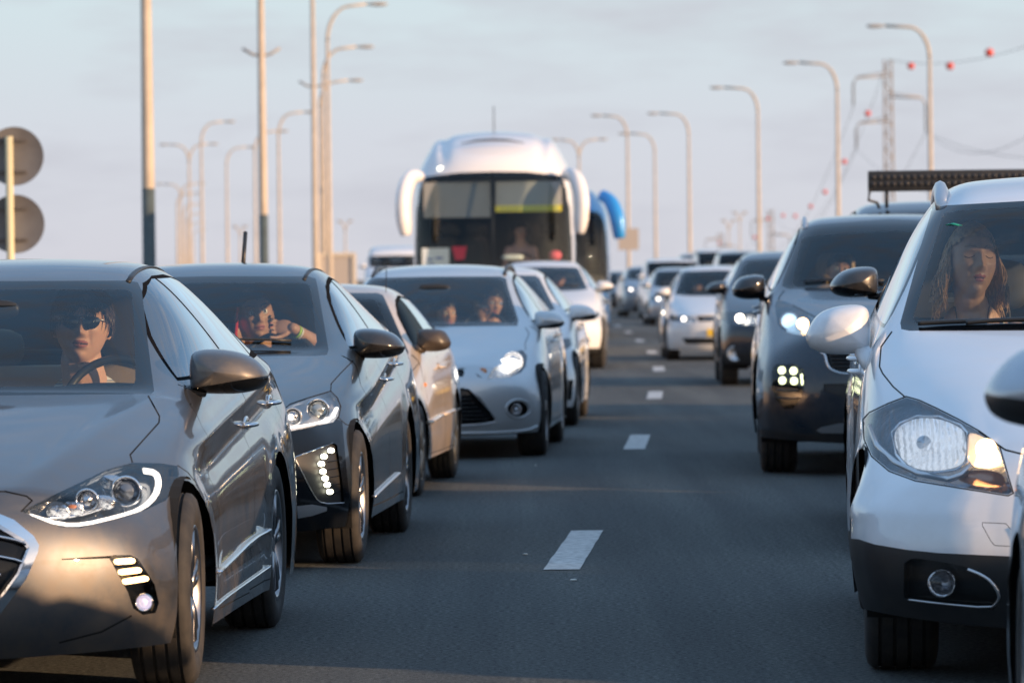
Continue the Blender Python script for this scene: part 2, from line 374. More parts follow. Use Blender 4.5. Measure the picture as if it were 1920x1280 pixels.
class Body:
    def __init__(s,P,X,Y,slope,lv=3):
        s.P=P; s.X,s.Y=X,Y; s.ang=-math.atan(slope)
        s.M=Matrix.Translation((X,Y,0))@Matrix.Rotation(s.ang,4,'Z'); s.Mi=s.M.inverted()
        bm=subdivide(cage(P),lv)
        if 'disp' in P:
            for v in bm.verts: v.co=P['disp'](v.co)
        # flares around the wheel arches
        for (cy,cz,ra) in P['arch']:
            for v in bm.verts:
                if abs(v.co.x)>.55:
                    d=math.hypot(v.co.y-cy,v.co.z-cz)-ra
                    if -.06<d<.12: v.co.x+=math.copysign(P.get('flare',.014)*max(0,1-abs(d)/.12),v.co.x)
        bmesh.ops.recalc_face_normals(bm,faces=bm.faces[:]); bm.normal_update()
        s.ref=bm.copy(); s.ref.normal_update(); s.ref.faces.ensure_lookup_table(); s.bvh=BVHTree.FromBMesh(s.ref)
        s.bm=bm; s.rl=bm.faces.layers.int.new('reg'); s.regs={}; s.eye=s.Mi@Vector((0,0,H))
        s.paintm=None
    def loc(s,px,py,yl):
        """photo pixel at a given distance behind the front axle -> local point"""
        Y=s.Y+yl
        for _ in range(4):
            q=s.Mi@at(px,py,Y); Y+=yl-q.y
        return q
    def hit(s,px,py,off=0.0):
        d=(s.Mi.to_3x3()@ray(px,py)).normalized(); p,n,i,_=s.bvh.ray_cast(s.eye,d)
        if p is None: return None
        return p+s.norm(p)*off
    def norm(s,p):
        q,n,i,d=s.bvh.find_nearest(p)
        if q is None: return Vector((0,-1,0))
        f=s.ref.faces[i]; a=Vector()
        for v in f.verts: a+=v.normal/((v.co-p).length+1e-4)
        return a.normalized()
    def cut(s,poly,view,name,side=0,pred=None,only=None,src=0,pools=None):
        """cut the outline into the body; faces inside it get region `name`. view: F S T (local axes) or P (photo pixels)"""
        if name not in s.regs: s.regs[name]=len(s.regs)+1
        rid=s.regs[name]; bm=s.bm; rl=s.rl; ok=[0] if src==0 else [s.regs.get(src,-1)]
        if only: ok=[s.regs.get(o_,0) if o_ else 0 for o_ in only]
        sides=[1,-1] if side==0 and view in 'SP' else [side or 1]
        for si,sg in enumerate(sides):
            E0=s.eye.copy()
            if view=='P':
                # sg>0 keeps the photographed side (sign of x where the outline lies), sg<0 mirrors it
                pts=[]
                for q in poly:
                    d=(s.Mi.to_3x3()@ray(*q)).normalized(); pts.append(s.eye+d*((0-s.eye.y)/d.y))
                if sg<0: E0.x=-E0.x; pts=[Vector((-p.x,p.y,p.z)) for p in pts]
                pr=lambda c,E0=E0:((c.x-E0.x)/(c.y-E0.y),(c.z-E0.z)/(c.y-E0.y))
                vs=s.P['vis']*sg
                pd=lambda f,c:(f.normal.dot(E0-c)>0) and c.x*vs>-.001
                dirs=None
            elif view=='F':
                pts=[Vector((a,0,b)) for a,b in poly]; pr=lambda c:(c.x,c.z); dirs=Vector((0,1,0)); pd=lambda f,c:f.normal.y<.0
            elif view=='B':
                pts=[Vector((a,0,b)) for a,b in poly]; pr=lambda c:(c.x,c.z); dirs=Vector((0,1,0)); pd=lambda f,c:f.normal.y>.0
            elif view=='S':
                pts=[Vector((0,a,b)) for a,b in poly]; pr=lambda c:(c.y,c.z); dirs=Vector((1,0,0)); pd=lambda f,c,sg=sg:c.x*sg>.3 and f.normal.x*sg>.05
            else:
                pts=[Vector((a,b,0)) for a,b in poly]; pr=lambda c:(c.x,c.y); dirs=Vector((0,0,1)); pd=lambda f,c:f.normal.z>.0
            P2=[pr(p) for p in pts]; xs=[p[0] for p in P2]; ys=[p[1] for p in P2]
            sc=1.0 if dirs is not None else 1/max(1,abs(E0.y))
            mg=.13*sc
            def near(c,x0,x1,y0,y1): a,b=pr(c); return x0-mg<a<x1+mg and y0-mg<b<y1+mg
            def okf(f):
                if f[rl] not in ok: return None
                a,b=pr(f.verts[0].co)
                if not (X0<a<X1 and Y0<b<Y1): return None
                c=f.calc_center_median()
                if not pd(f,c) or (pred and not pred(c,f)): return None
                return c
            mb=2*mg; X0,X1,Y0,Y1=min(xs)-mb,max(xs)+mb,min(ys)-mb,max(ys)+mb
            if pools is None: base=bm.faces; rest=None
            else:
                pool=pools.get(si)
                if pool is None:   # faces near the whole polyline, kept between its segments
                    a_,b_,c_,d_=pools['box'](pr)
                    pool=[]
                    for f in bm.faces:
                        u,v=pr(f.verts[0].co)
                        if a_-mb<u<b_+mb and c_-mb<v<d_+mb: pool.append(f)
                base=[f for f in pool if f.is_valid]; rest=set(base)
            cand=[f for f in base if okf(f) is not None]
            n=len(pts)
            for i in range(n):
                a,b=pts[i],pts[(i+1)%n]; a2,b2=P2[i],P2[(i+1)%n]
                nn=(b-a).cross(dirs) if dirs is not None else (a-E0).cross(b-E0)
                if nn.length<1e-9: continue
                x0,x1=sorted((a2[0],b2[0])); y0,y1=sorted((a2[1],b2[1])); e2=.004*sc
                sub=[]
                for f in cand:
                    q=[pr(v.co) for v in f.verts]
                    if max(t[0] for t in q)>x0-e2 and min(t[0] for t in q)<x1+e2 and max(t[1] for t in q)>y0-e2 and min(t[1] for t in q)<y1+e2: sub.append(f)
                if not sub: continue
                es={e_ for f in sub for e_ in f.edges}; vv={v for f in sub for v in f.verts}
                r=bmesh.ops.bisect_plane(bm,geom=list(vv)+list(es)+sub,dist=1e-6,plane_co=a,plane_no=nn.normalized())
                ss=set(sub); cs={f for f in cand if f not in ss}; nf=[g for g in r['geom'] if isinstance(g,bmesh.types.BMFace)]
                cs.update(nf); cand=[f for f in cs if f.is_valid]
                if rest is not None: rest.update(nf)
            for f in cand:
                c=okf(f)
                if c is not None and inpoly(pr(c),P2): f[rl]=rid
            if pools is not None: pools[si]=[f for f in rest if f.is_valid]
        return rid
    def gapline(s,pts,view,w=.006,side=0,pred=None,closed=False,only=None):
        """a shut line: thin dark groove along the polyline"""
        p=[Vector((*q,0)) for q in pts]
        if view=='P': w=w*FPX/s.Y
        def bx(pr):
            if view=='P':
                q=[]
                for sg in (1,-1):
                    for a in p:
                        d=(s.Mi.to_3x3()@ray(a.x,a.y)).normalized(); t=s.eye+d*((0-s.eye.y)/d.y); q.append((Vector((t.x*sg,t.y,t.z)),sg))
                # perspective value of either side
                e0=pr.__defaults__[0]; sgn=1 if e0.x*s.eye.x>0 else -1
                u=[pr(t) for t,sg in q if sg==sgn]
            else: u=[pr(Vector((a.x,0,a.y)) if view in 'FB' else Vector((0,a.x,a.y)) if view=='S' else Vector((a.x,a.y,0))) for a in p]
            return min(t[0] for t in u),max(t[0] for t in u),min(t[1] for t in u),max(t[1] for t in u)
        pools={'box':bx}
        for i in range(len(p)-1):
            a,b=p[i],p[i+1]; t=(b-a)
            if t.length<1e-6: continue
            t.normalize(); n=Vector((-t.y,t.x,0))*w/2; a=a-t*w*.3; b=b+t*w*.3
            s.cut([tuple((a+n)[:2]),tuple((b+n)[:2]),tuple((b-n)[:2]),tuple((a-n)[:2])],view,'gap',side,pred,only=only,pools=pools)
    def extract(s,name):
        """copy of region faces as a bmesh"""
        rid=s.regs.get(name,-1); out=bmesh.new(); mp={}
        for f in s.bm.faces:
            if f[s.rl]==rid:
                vs_=[]
                for v in f.verts:
                    if v.index not in mp or True:
                        if v not in mp: mp[v]=out.verts.new(v.co)
                    vs_.append(mp[v])
                try: out.faces.new(vs_)
                except ValueError: pass
        out.normal_update(); return out
    def drop(s,name):
        rid=s.regs.get(name,-1); ff=[f for f in s.bm.faces if f[s.rl]==rid]
        bmesh.ops.delete(s.bm,geom=ff,context='FACES')
    def finish(s,bm,name,m,parent,off=0.0,thick=0.0,refn=True):
        """turn extracted faces into an object keeping the flowing normals of the body"""
        nb=[(v,s.norm(v.co)) for v in bm.verts]
        if off:
            for v,n in nb: v.co+=n*off
        me=bpy.data.meshes.new(name)
        if thick:
            es=[e_ for e_ in bm.edges if e_.is_boundary]
            r=bmesh.ops.extrude_edge_only(bm,edges=es); nv=[g for g in r['geom'] if isinstance(g,bmesh.types.BMVert)]
            for v in nv: v.co-=s.norm(v.co)*thick
        bm.verts.index_update()
        bm.to_mesh(me)
        me.materials.append(m)
        for p in me.polygons: p.use_smooth=True
        if refn:
            ns_=[s.norm(v.co) for v in me.vertices]
            try: me.normals_split_custom_set_from_vertices(ns_)
            except Exception: pass
        bm.free()
        o=bpy.data.objects.new(name,me); link(o,parent); return o
    def islands(s,reg,name,m,parent,off=0.0):
        b=s.extract(reg); s.drop(reg); seen=set(); out=[]
        for f in b.faces:
            if f in seen: continue
            st=[f]; comp=[]; seen.add(f)
            while st:
                g=st.pop(); comp.append(g)
                for e_ in g.edges:
                    for h in e_.link_faces:
                        if h not in seen: seen.add(h); st.append(h)
            if len(comp)<4: continue
            c=bmesh.new(); mp={}
            for g in comp:
                for v in g.verts:
                    if v not in mp: mp[v]=c.verts.new(v.co)
                c.faces.new([mp[v] for v in g.verts])
            c.normal_update(); out.append(s.finish(c,name,m,parent,off))
        b.free(); return out
    def part(s,reg,name,m,parent,off=0.0,thick=0.0,sides=True):
        """regions made on both sides become one object per side when sides is set"""
        b=s.extract(reg); s.drop(reg)
        if not b.faces: b.free(); return []
        if not sides: return [s.finish(b,name,m,parent,off,thick)]
        out=[]
        for sg in (1,-1):
            c=b.copy(); bmesh.ops.delete(c,geom=[f for f in c.faces if f.calc_center_median().x*sg<0],context='FACES')
            if c.faces: out.append(s.finish(c,name,m,parent,off,thick))
            else: c.free()
        b.free(); return out
    def bowl(s,reg,m,parent,depth,name='lamp_housing',lens=GL,lensname='headlight'):
        """lens on the surface, bowl behind it closed by side walls; one lamp per side"""
        b=s.extract(reg); s.drop(reg); out=[]
        for sg in (1,-1):
            c=b.copy(); bmesh.ops.delete(c,geom=[f for f in c.faces if f.calc_center_median().x*sg<0],context='FACES')
            if not c.faces: c.free(); continue
            L=s.finish(c.copy(),lensname,lens,parent)
            es=[e_ for e_ in c.edges if e_.is_boundary]
            nv={v:s.norm(v.co) for v in c.verts}
            bnd={v for e_ in es for v in e_.verts}
            r=bmesh.ops.extrude_edge_only(c,edges=es)
            newv=[g for g in r['geom'] if isinstance(g,bmesh.types.BMVert)]
            # the extruded rim stays at the lens edge; the old faces sink into the body
            for v in newv: v.co-=s.norm(v.co)*.002
            for v in nv: v.co=v.co+(Vector((0,depth,0))*.7-nv[v]*depth*.5)
            bmesh.ops.recalc_face_normals(c,faces=c.faces[:])
            h=mk(name,c,m,L); out.append(L)
        b.free(); return out
    def paintbody(s,m,parent,name='body'):
        """what is left of the shell: paint plus dark shut lines"""
        s.doors=[]
        for rg,nm in (('door_front','door'),('door_rear','door'),('bonnet','bonnet')):
            if rg in s.regs:
                ob=s.part(rg,nm,m,parent,sides=nm=='door')
                if nm=='door': s.doors+=[(rg,o) for o in ob]
        rid=s.regs.get('gap',-1); bm=s.bm
        for v in bm.verts:
            if v.link_faces and all(f[s.rl]==rid for f in v.link_faces): v.co-=s.norm(v.co)*.004
        me=bpy.data.meshes.new(name)
        for f in bm.faces: f.material_index=1 if f[s.rl]==rid else 0
        bm.to_mesh(me); me.materials.append(m); me.materials.append(GAP)
        for p in me.polygons: p.use_smooth=True
        me.normals_split_custom_set_from_vertices([s.norm(v.co) for v in me.vertices])
        o=bpy.data.objects.new(name,me); link(o,parent)
        return o
    def liner(s,parent,zmin,m=HEADL,off=.03):
        """inside faces of roof, pillars and doors"""
        b=bmesh.new(); mp={}
        for f in s.bm.faces:
            c=f.calc_center_median()
            if c.z>zmin and c.y>s.P['ycowl']+.1:
                vs_=[]
                for v in f.verts:
                    if v not in mp: mp[v]=b.verts.new(v.co-s.norm(v.co)*off)
                    vs_.append(mp[v])
                try: b.faces.new(vs_[::-1])
                except ValueError: pass
        return mk('cabin_lining',b,m,parent)
    def snap(s,px,py,off=.004,sg=1):
        p=s.hit(px,py)
        if p is None: return None
        p=p+s.norm(p)*off
        return Vector((p.x*sg,p.y,p.z))
    def strip(s,name,pts,w,m,parent,off=.004,flat=.5,both=True,view='P',n=6,dens=3):
        """bar or bead lying on the body along photo pixels (view P) or local points"""
        q=[]
        if view=='P' and len(pts)>2: pts=chaikin([Vector((a[0],a[1],0)) for a in pts],1,False)
        for i in range(len(pts)-1):
            for k in range(dens): q.append(Vector(pts[i]).lerp(Vector(pts[i+1]),k/dens))
        q.append(Vector(pts[-1])); out=[]
        if view=='P': pp=[s.snap(a[0],a[1],off) for a in q]
        else: pp=[Vector(a) for a in q]
        pp=[a for a in pp if a is not None]
        if len(pp)<2: return []
        for sg in ((1,-1) if both else (1,)):
            b=bmesh.new(); tube(b,[Vector((a.x*sg,a.y,a.z)) for a in pp],w,n,True,flat)
            bmesh.ops.recalc_face_normals(b,faces=b.faces[:]); out.append(mk(name,b,m,parent))
        return out
# ---------------------------------------------------------------- shared car parts
def wheel(parent,x,y,r,w,style='split',n=5,rim=ALU,turn=0):
    """x>0: outer face towards +x"""
    sg=1 if x>0 else -1
    e=bpy.data.objects.new('wheel',None); e.location=(x,y,r); e.rotation_euler=(0,0,turn); e.empty_display_size=.1; link(e,parent)
    b=bmesh.new(); h=w/2; ri=r*.66; g=.008
    pr=[(-h*.8,ri),(-h*.97,ri+.02),(-h,r*.85),(-h*.93,r-.018),(-h*.8,r-.003)]
    for k in range(4):
        c=(-.6+.4*k)*h
        pr+=[(c-.006,r),(c-.005,r-g),(c+.005,r-g),(c+.006,r)]
    pr+=[(h*.8,r-.003),(h*.93,r-.018),(h,r*.85),(h*.97,ri+.02),(h*.8,ri)]
    lathe(b,[(a*sg,q) for a,q in pr],48,close=False); t=mk('tyre',b,RUB,e); sharp(t,50)
    b=bmesh.new()
    lathe(b,[(h*.86*sg,ri+.004),(h*.93*sg,ri),(h*.9*sg,ri-.012),(h*.55*sg,ri-.022),(h*.1*sg,ri-.03),(-h*.8*sg,ri-.03)],40,close=False)
    # spokes
    xo=h*.78*sg
    for k in range(n):
        a=2*math.pi*k/n+.3
        for q in ((-.16,.16) if style=='split' else (0,)):
            wd=.016 if style=='split' else (.034 if style=='wide' else .05)
            p0=Vector((xo*.92,math.cos(a)*.04,math.sin(a)*.04)); p1=Vector((xo,math.cos(a+q)*(ri-.015),math.sin(a+q)*(ri-.015)))
            tube(b,[p0,p0.lerp(p1,.5)+Vector((sg*.006,0,0)),p1],[wd*1.3,wd*.9,wd],6,True,.6,up=(1,0,0))
    lathe(b,[(xo*.7,.0),(xo*.7,.06),(xo*1.0,.055),(xo*1.04,.03),(xo*1.04,.0)],20,close=False)
    bmesh.ops.recalc_face_normals(b,faces=b.faces[:])
    mk('rim',b,rim,e)
    b=bmesh.new(); lathe(b,[(xo*.2,0),(xo*.2,ri*.78),(xo*.05,ri*.78),(xo*.05,0)],28,close=False); lathe(b,[(-h*.7*sg,0),(-h*.7*sg,ri*.97),(-h*.6*sg,ri*.97)],24,close=False)
    mk('brake_disc',b,DRK,e)
    return e
def seat(parent,x,y,z,m,w=.5,hgt=.6,tilt=.25,head=True,hm=None,hs=(.27,.1,.19)):
    rot=Matrix.Rotation(-tilt,3,'X').to_euler()
    b=bmesh.new(); rbox(b,(x,y-.22,z-.05),(w,.5,.16),4)
    up=Matrix.Rotation(-tilt,3,'X')@Vector((0,0,1))
    rbox(b,Vector((x,y,z))+up*hgt/2,(w,.15,hgt),4,12,rot,lambda q:Vector((q.x*(1-.18*max(0,q.z/hgt+.1)),q.y,q.z)))
    s_=mk('seat',b,m,parent)
    if head:
        b=bmesh.new(); c=Vector((x,y,z))+up*(hgt+.13); rbox(b,c,hs,3.4,12,rot)
        for sx in (-.06,.06): tube(b,[c+Vector((sx,0,-.06)),Vector((x+sx,y,z))+up*(hgt-.04)],.006,6)
        mk('head_rest',b,hm or m,s_)
    return s_
def steering(parent,x,y,z,r=.185,tilt=.42,m=BLK):
    b=bmesh.new(); M=Matrix.Translation((x,y,z))@Matrix.Rotation(math.pi/2-tilt,4,'X')
    pts=[M@Vector((math.cos(a)*r,math.sin(a)*r,0)) for a in [2*math.pi*k/40 for k in range(41)]]
    tube(b,pts,.0155,10,False); 
    for a in (0.2,math.pi-.2,-math.pi/2): tube(b,[M@Vector((0,0,-.02)),M@Vector((math.cos(a)*r,math.sin(a)*r,0))],[.05,.016],8,True,.4)
    rbox(b,M@Vector((0,0,-.02)),(.15,.06,.12),3)
    tube(b,[M@Vector((0,0,0)),M@Vector((0,-.02,-.45))],.03,8)
    bmesh.ops.remove_doubles(b,verts=b.verts[:],dist=1e-5)
    return mk('steering_wheel',b,m,parent)
def interior(B,parent,seatm=TRIM,yf=2.0,yr=2.95,xs=.33,zh=.42,hg=.55,dz=-.03,trim=TRIM,wheelx=1,heads=True,swz=None,hm=None,rear=True,hs=(.27,.1,.19)):
    P=B.P; yc=P['ycowl']; zc=P['zcowl']; W=P['wcab']
    b=bmesh.new()
    rbox(b,(0,yc+.42,zc+dz-.16),(2*W-.06,.72,.34),4,14)
    if swz is None: swz=zc-.08
    rbox(b,(wheelx*xs*1.05,yc+.62,zc+dz-.02),(.42,.34,.16),3,12)
    mk('dashboard',b,trim,parent)
    b=bmesh.new(); box(b,(0,(yc+P['yrr'])/2,.26),(2*W,P['yrr']-yc,.06))
    box(b,(0,P['yrr']-.1,P['zpar']-.04),(2*W-.1,.55,.04)); box(b,(0,yc+.05,.5),(2*W,.05,.6)); mk('cabin_floor',b,trim,parent)
    for sx in (-1,1): seat(parent,sx*xs,yf,zh,seatm,.46,hg,.24,heads,hm,hs)
    if rear:
        b=bmesh.new(); rot=Matrix.Rotation(-.3,3,'X').to_euler(); rbox(b,(0,yr+.1,zh+.24),(2*W-.16,.16,.62),5,14,rot); rbox(b,(0,yr-.2,zh),(2*W-.16,.5,.16),5,12)
        q=mk('rear_seat',b,seatm,parent)
        for sx in (-1,1):
            b=bmesh.new(); rbox(b,(sx*.3,yr+.22,zh+.61),(.27,.09,.15),3.4,10,rot); mk('head_rest',b,seatm,q)
    if wheelx: steering(parent,wheelx*xs*1.02,yf-.52,swz)
    return
def under(B,parent):
    """dark floor pan, wheel wells and the engine bulk that closes the shell"""
    P=B.P; W=P['wm']; b=bmesh.new(); z0=.2
    box(b,(0,(P['yfr']+.5+P['yrr'])/2,z0+.04),(2*W-.34,P['yrr']-P['yfr']-.75,.04))
    box(b,(0,(-.25+P['ycowl'])/2,(z0+P['zcowl']-.22)/2),(2*W-.80,P['ycowl']+.15,P['zcowl']-.32-z0))
    for (cy,cz,ra) in P['arch']:
        for sg in (1,-1):
            n=20; x0,x1=sg*(W-.035),sg*(W-.33)
            pr=[]; r2=ra+.012
            for k in range(n+1):
                a=math.pi*(-.12+1.24*k/n); pr.append((cy+math.cos(a)*r2,cz+math.sin(a)*r2))
            va=[b.verts.new((x0,p,q)) for p,q in pr]; vb=[b.verts.new((x1,p,q)) for p,q in pr]
            for k in range(n): b.faces.new((va[k],va[k+1],vb[k+1],vb[k]))
            b.faces.new(vb)
    o=mk('underbody',b,GAP,parent,False); return o
def mirror_pod(parent,c,s,m,sg=1,low=GLB,zsplit=-.25,arm=None,yaw=.12,led=False,taper=.34):
    """door mirror; c centre, s size (x,y,z): domed shell grown from a rounded outline, glass on its rear face"""
    e=bpy.data.objects.new('door_mirror',None); e.location=c; e.rotation_euler=(0,0,-sg*yaw); e.empty_display_size=.05; link(e,parent)
    k=taper/.34
    out=[(-1,-.70),(-1,.55),(-.88,.92),(-.45,1.0),(.15,1-.12*k),(.62,1-.42*k),(.93,.15-.15*k),(1.0,-.35),(.85,-.78),(.3,-1),(-.4,-1),(-.88,-.95)]
    out=[(q.x,q.y) for q in chaikin([Vector((*q,0)) for q in out],2)]
    def shell(full):
        b=bmesh.new(); rings=[]; N_=9
        for i in range(N_+1):
            u=i/N_; sc=max(.02,(1-u**3.4))**.5 if i<N_ else .02
            yy=s[1]*.42-s[1]*(u**1.15) if full else s[1]*.42
            rings.append([b.verts.new((sg*((x+.15)*sc-.15)*s[0]/2,yy+.10*s[1]*max(0,x)**2*(1-u),(z*sc)*s[2]/2)) for x,z in out])
        for r0,r1 in zip(rings,rings[1:]):
            for j in range(len(out)): b.faces.new((r0[j],r0[(j+1)%len(out)],r1[(j+1)%len(out)],r1[j]))
        b.faces.new(rings[0]); b.faces.new(rings[-1])
        bmesh.ops.recalc_face_normals(b,faces=b.faces[:]); return b
    tilt=Vector((sg*-.16,0,1)); co=Vector((0,0,zsplit*s[2]/2))
    for nm,mm,up in (('mirror_cap',m,True),('mirror_base',low,False)):
        b=shell(True)
        bmesh.ops.bisect_plane(b,geom=b.verts[:]+b.edges[:]+b.faces[:],plane_co=co,plane_no=tilt.normalized())
        kill=[f for f in b.faces if ((f.calc_center_median()-co).dot(tilt)>0)!=up]
        bmesh.ops.delete(b,geom=kill,context='FACES')
        if b.faces: sharp(mk(nm,b,mm,e),50)
        else: b.free()
    if arm:
        b=bmesh.new(); a=Vector(arm)-Vector(c); a=Matrix.Rotation(sg*yaw,3,'Z')@a
        p1=Vector((-sg*s[0]*.30,.0,-s[2]*.46))
        tube(b,[a,a.lerp(p1,.5)+Vector((0,0,-.008)),p1],[.045,.034,.03],10,True,.55); mk('mirror_arm',b,low,e)
    b=bmesh.new(); f=b.faces.new([b.verts.new((sg*x*s[0]*.45,s[1]*.43,z*s[2]*.42)) for x,z in out]); mk('mirror_glass',b,CHR,e,False)
    return e
def handle(B,parent,y,z,m=CHR,ln=.2,side=(1,-1)):
    for sg in side:
        p,n,i,_=B.bvh.ray_cast(Vector((sg*2,y,z)),Vector((-sg,0,0)))
        if p is None: continue
        b=bmesh.new(); tube(b,[p+Vector((0,-ln/2,0)),p+Vector((sg*.022,-ln*.36,0)),p+Vector((sg*.034,0,.002)),p+Vector((sg*.022,ln*.36,0)),p+Vector((0,ln/2,0))],[.009,.012,.013,.013,.012],8,True,.7)
        rbox(b,p+Vector((0,0,.004)),(.012,ln*.7,.055),2.6,8)
        best=parent; bd=9
        for rg,o in B.doors:
            ys=[v.co.y for v in o.data.vertices]; c=(min(ys)+max(ys))/2
            if o.data.vertices[0].co.x*sg>0 and min(ys)-.1<y<max(ys)+.1 and abs(c-y)<bd: bd=abs(c-y); best=o
        mk('handle',b,m,best)
def projector(B,L,px,py,r,inset=.03,ring=CHR,core=None,glow=None,both=True,flat=False):
    """lamp inside the headlight: ring, bowl and lens at the photographed spot; L = [lamp of +x side, lamp of -x side]"""
    p=B.hit(px,py)
    if p is None: return
    for sg in ((1,-1) if both else (1,)):
        c=Vector((p.x*sg,p.y+inset,p.z)); par=L[0] if c.x>0 or len(L)<2 else L[1]
        b=bmesh.new(); lathe(b,[(0,r*1.0),(-.012,r*1.08),(-.018,r*1.0),(-.008,r*.86),(.02,r*.8),(.03,0)],28,'Y',(0,0,0),False); mk('lamp_ring',b,ring,par,loc=c)
        b=bmesh.new()
        lathe(b,[(-.014,.0),(-.012,r*.35),(-.004,r*.62),(.012,r*.8)],24,'Y',(0,0,0),False); mk('lamp_core',b,glow or core or GP2,par,loc=c)
GP2=mat('projector_glass',(.12,.15,.2),.03,.2,coat=1)
def leds(B,pts,r,par,m=EMW,inset=-.006,both=True,shape=(1,1)):
    for (px,py) in pts:
        p=B.hit(px,py)
        if p is None: continue
        for sg in ((1,-1) if both else (1,)):
            b=bmesh.new(); rbox(b,(p.x*sg,p.y+inset,p.z),(2*r*shape[0],.01,2*r*shape[1]),2.4,6); mk('led',b,m,par)
def car_root(B,name,label,cat,group=None):
    e=empty(name,(B.X,B.Y,0),B.ang); tag(e,label,cat,group); return e
def std_arches(B):
    for k,(cy,cz,ra) in enumerate(B.P['arch']):
        pts=[(cy+math.cos(a)*ra,cz+math.sin(a)*ra) for a in [math.pi*2*i/36 for i in range(36)]]
        # open the arch down to the ground
        lo=[(cy-ra,cz),(cy-ra*.97,-.1),(cy+ra*.97,-.1),(cy+ra,cz)]
        B.cut(pts,'S','archhole',pred=lambda c,f:abs(c.x)>.5); B.cut(lo,'S','archhole',pred=lambda c,f:abs(c.x)>.5)
    B.drop('archhole')
def wheels(B,e,tw=.205,style='split',n=5,rim=ALU,turn=0):
    P=B.P
    for k,(cy,cz,ra) in enumerate(P['arch']):
        for sg in (1,-1): wheel(e,sg*(P['track']-tw/2),cy,P['wr'],tw,style,n,rim,turn if k==0 else 0)
# ---------------------------------------------------------------- general car recipe
def lerp(a,b,t): return a+(b-a)*t
def genP(vis=1,wm=.9,wb=.79,yF=-.86,yc=-.50,zh0=.665,ycowl=.62,zcowl=.905,wcowl=.68,yhead=1.58,zhead=1.285,whead=.52,yroof=2.3,zroof=1.375,wroof=.485,
         yrend=3.2,zrend=1.3,ygl=3.5,zgl=1.02,ytail=3.65,zb=(.90,.97),zs=.17,wr=.305,base=2.6,ra=None,fy=None,fz=None,fyc=None,hw=.71,crown=.02,rgr=.05,cw=.045,tin=.01,flare=.014,rows=None,bowh=-.30,disp=None,fp=2.4,notch=False,bulge=.018):
    hs=zcowl-zh0; st=[]
    for k,t in ((0,0),(1,.3),(2,.7),(3,1.0)):
        y=lerp(yc,ycowl-.02,t); zc=zh0+hs*(t**.8); dz=lerp(.075,.045,t); w_=lerp(hw,wb,min(1,t*1.6)); st.append((y,zc,zc-crown,.5,zc-crown-dz,w_,lerp(bowh,-.18,t),'h',lerp(wm-cw,wm,min(1,t*2.2))))
    zb0=lambda y:lerp(zb[0],zb[1],max(0,min(1,(y-ycowl)/(ygl-ycowl))))
    y4=ycowl+.18
    z4=zcowl+.028
    st.append((y4,z4,z4-.012,wcowl,min(zb0(y4),z4-.03),wb,-.17,'g',wm))
    ym=lerp(y4,yhead,.5); zm=lerp(z4,zhead,.54); st.append((ym,zm,zm-.035,lerp(wcowl,whead,.55),zb0(ym),wb,-.13,'g',wm))
    st.append((yhead,zhead,zhead-.03,whead,zb0(yhead),wb,-.10,'g',wm))
    y7=yhead+.22; st.append((y7,lerp(zhead,zroof,.62),lerp(zhead,zroof,.62)-.032,lerp(whead,wroof,.5),zb0(y7),wb,-.09,'g',wm))
    st.append((yroof,zroof,zroof-.035,wroof,zb0(yroof),wb,-.06,'g',wm))
    y9=lerp(yroof,yrend,.6); z9=lerp(zroof,zrend,.35); st.append((y9,z9,z9-.035,wroof-.01,zb0(y9),wb,-.02,'g',wm))
    st.append((yrend,zrend,zrend-.04,wroof-.02,zb0(yrend),wb-.01,.02,'g',wm-.005))
    st.append((lerp(yrend,ygl,.55),lerp(zrend,zgl,.5),lerp(zrend,zgl,.5)-.03,wroof+.01,zb0(ygl),wb-.03,.05,'g',wm-.015))
    st.append((ygl,zgl,zgl-.01,.5,zgl-.04 if notch else min(zgl-.03,zb0(ygl)),wb-.07,.07,'h',wm-.04))
    st.append((ytail,zgl-.04,zgl-.05,.5,zgl-.09,wb-.10,.10,'h',wm-.06))
    rows=rows or [(.06,.28),(.17,.58),(.38,.9),(.64,1.0),(.86,.96),(1.0,.84)]
    fy=fy or [.03,.0,-.02,-.02,.0,.07]; fz=fz or [zh0-.06,zh0-.12,lerp(zh0,zs,.42),lerp(zh0,zs,.65),lerp(zh0,zs,.86),zs-.02]
    P=dict(vis=vis,wm=wm,track=wm-tin,wr=wr,ycowl=ycowl,zcowl=zcowl,wcab=wb-.07,yfr=yF,yrr=ytail+.08,zpar=zb[1],flare=flare,st=st,rows=rows,zs=(lambda y:zs),
      arch=[(0,wr,ra or wr*1.13),(base,wr,ra or wr*1.13)],fy=[0]+[yF+a for a in fy],fz=[0]+fz,
      fyc=fyc or [yc,yc,yc,yc+.02,yc+.04,yc+.06,yc+.09],fp=fp,
      ry=[0]+[ytail+a for a in (.12,.14,.15,.17,.15,.08)],ryc=[ytail]+[ytail+a for a in (0,0,0,-.02,-.04,-.07)],rz=[0]+[lerp(zgl-.08,zs,a) for a in (.05,.2,.4,.65,.85,1)],
      cr=[('stn',0,0,5,.55),('stn',4,0,3,.5),('stn',6,0,3,.22),('row',0,1,4,.35),('row',6,0,13,.6),('row',2,1,13,.2),('stn',12,0,5,.3),('stn',10,0,3,.3)],
      yhead=yhead,zhead=zhead,whead=whead,wcowl=wcowl,yrend=yrend,zrend=zrend,ygl=ygl,zgl=zgl,zh0=zh0,bulge=bulge,zb0=zb0,yroof=yroof,zroof=zroof,wroof=wroof,base=base,ytail=ytail)
    if disp: P['disp']=disp
    return P
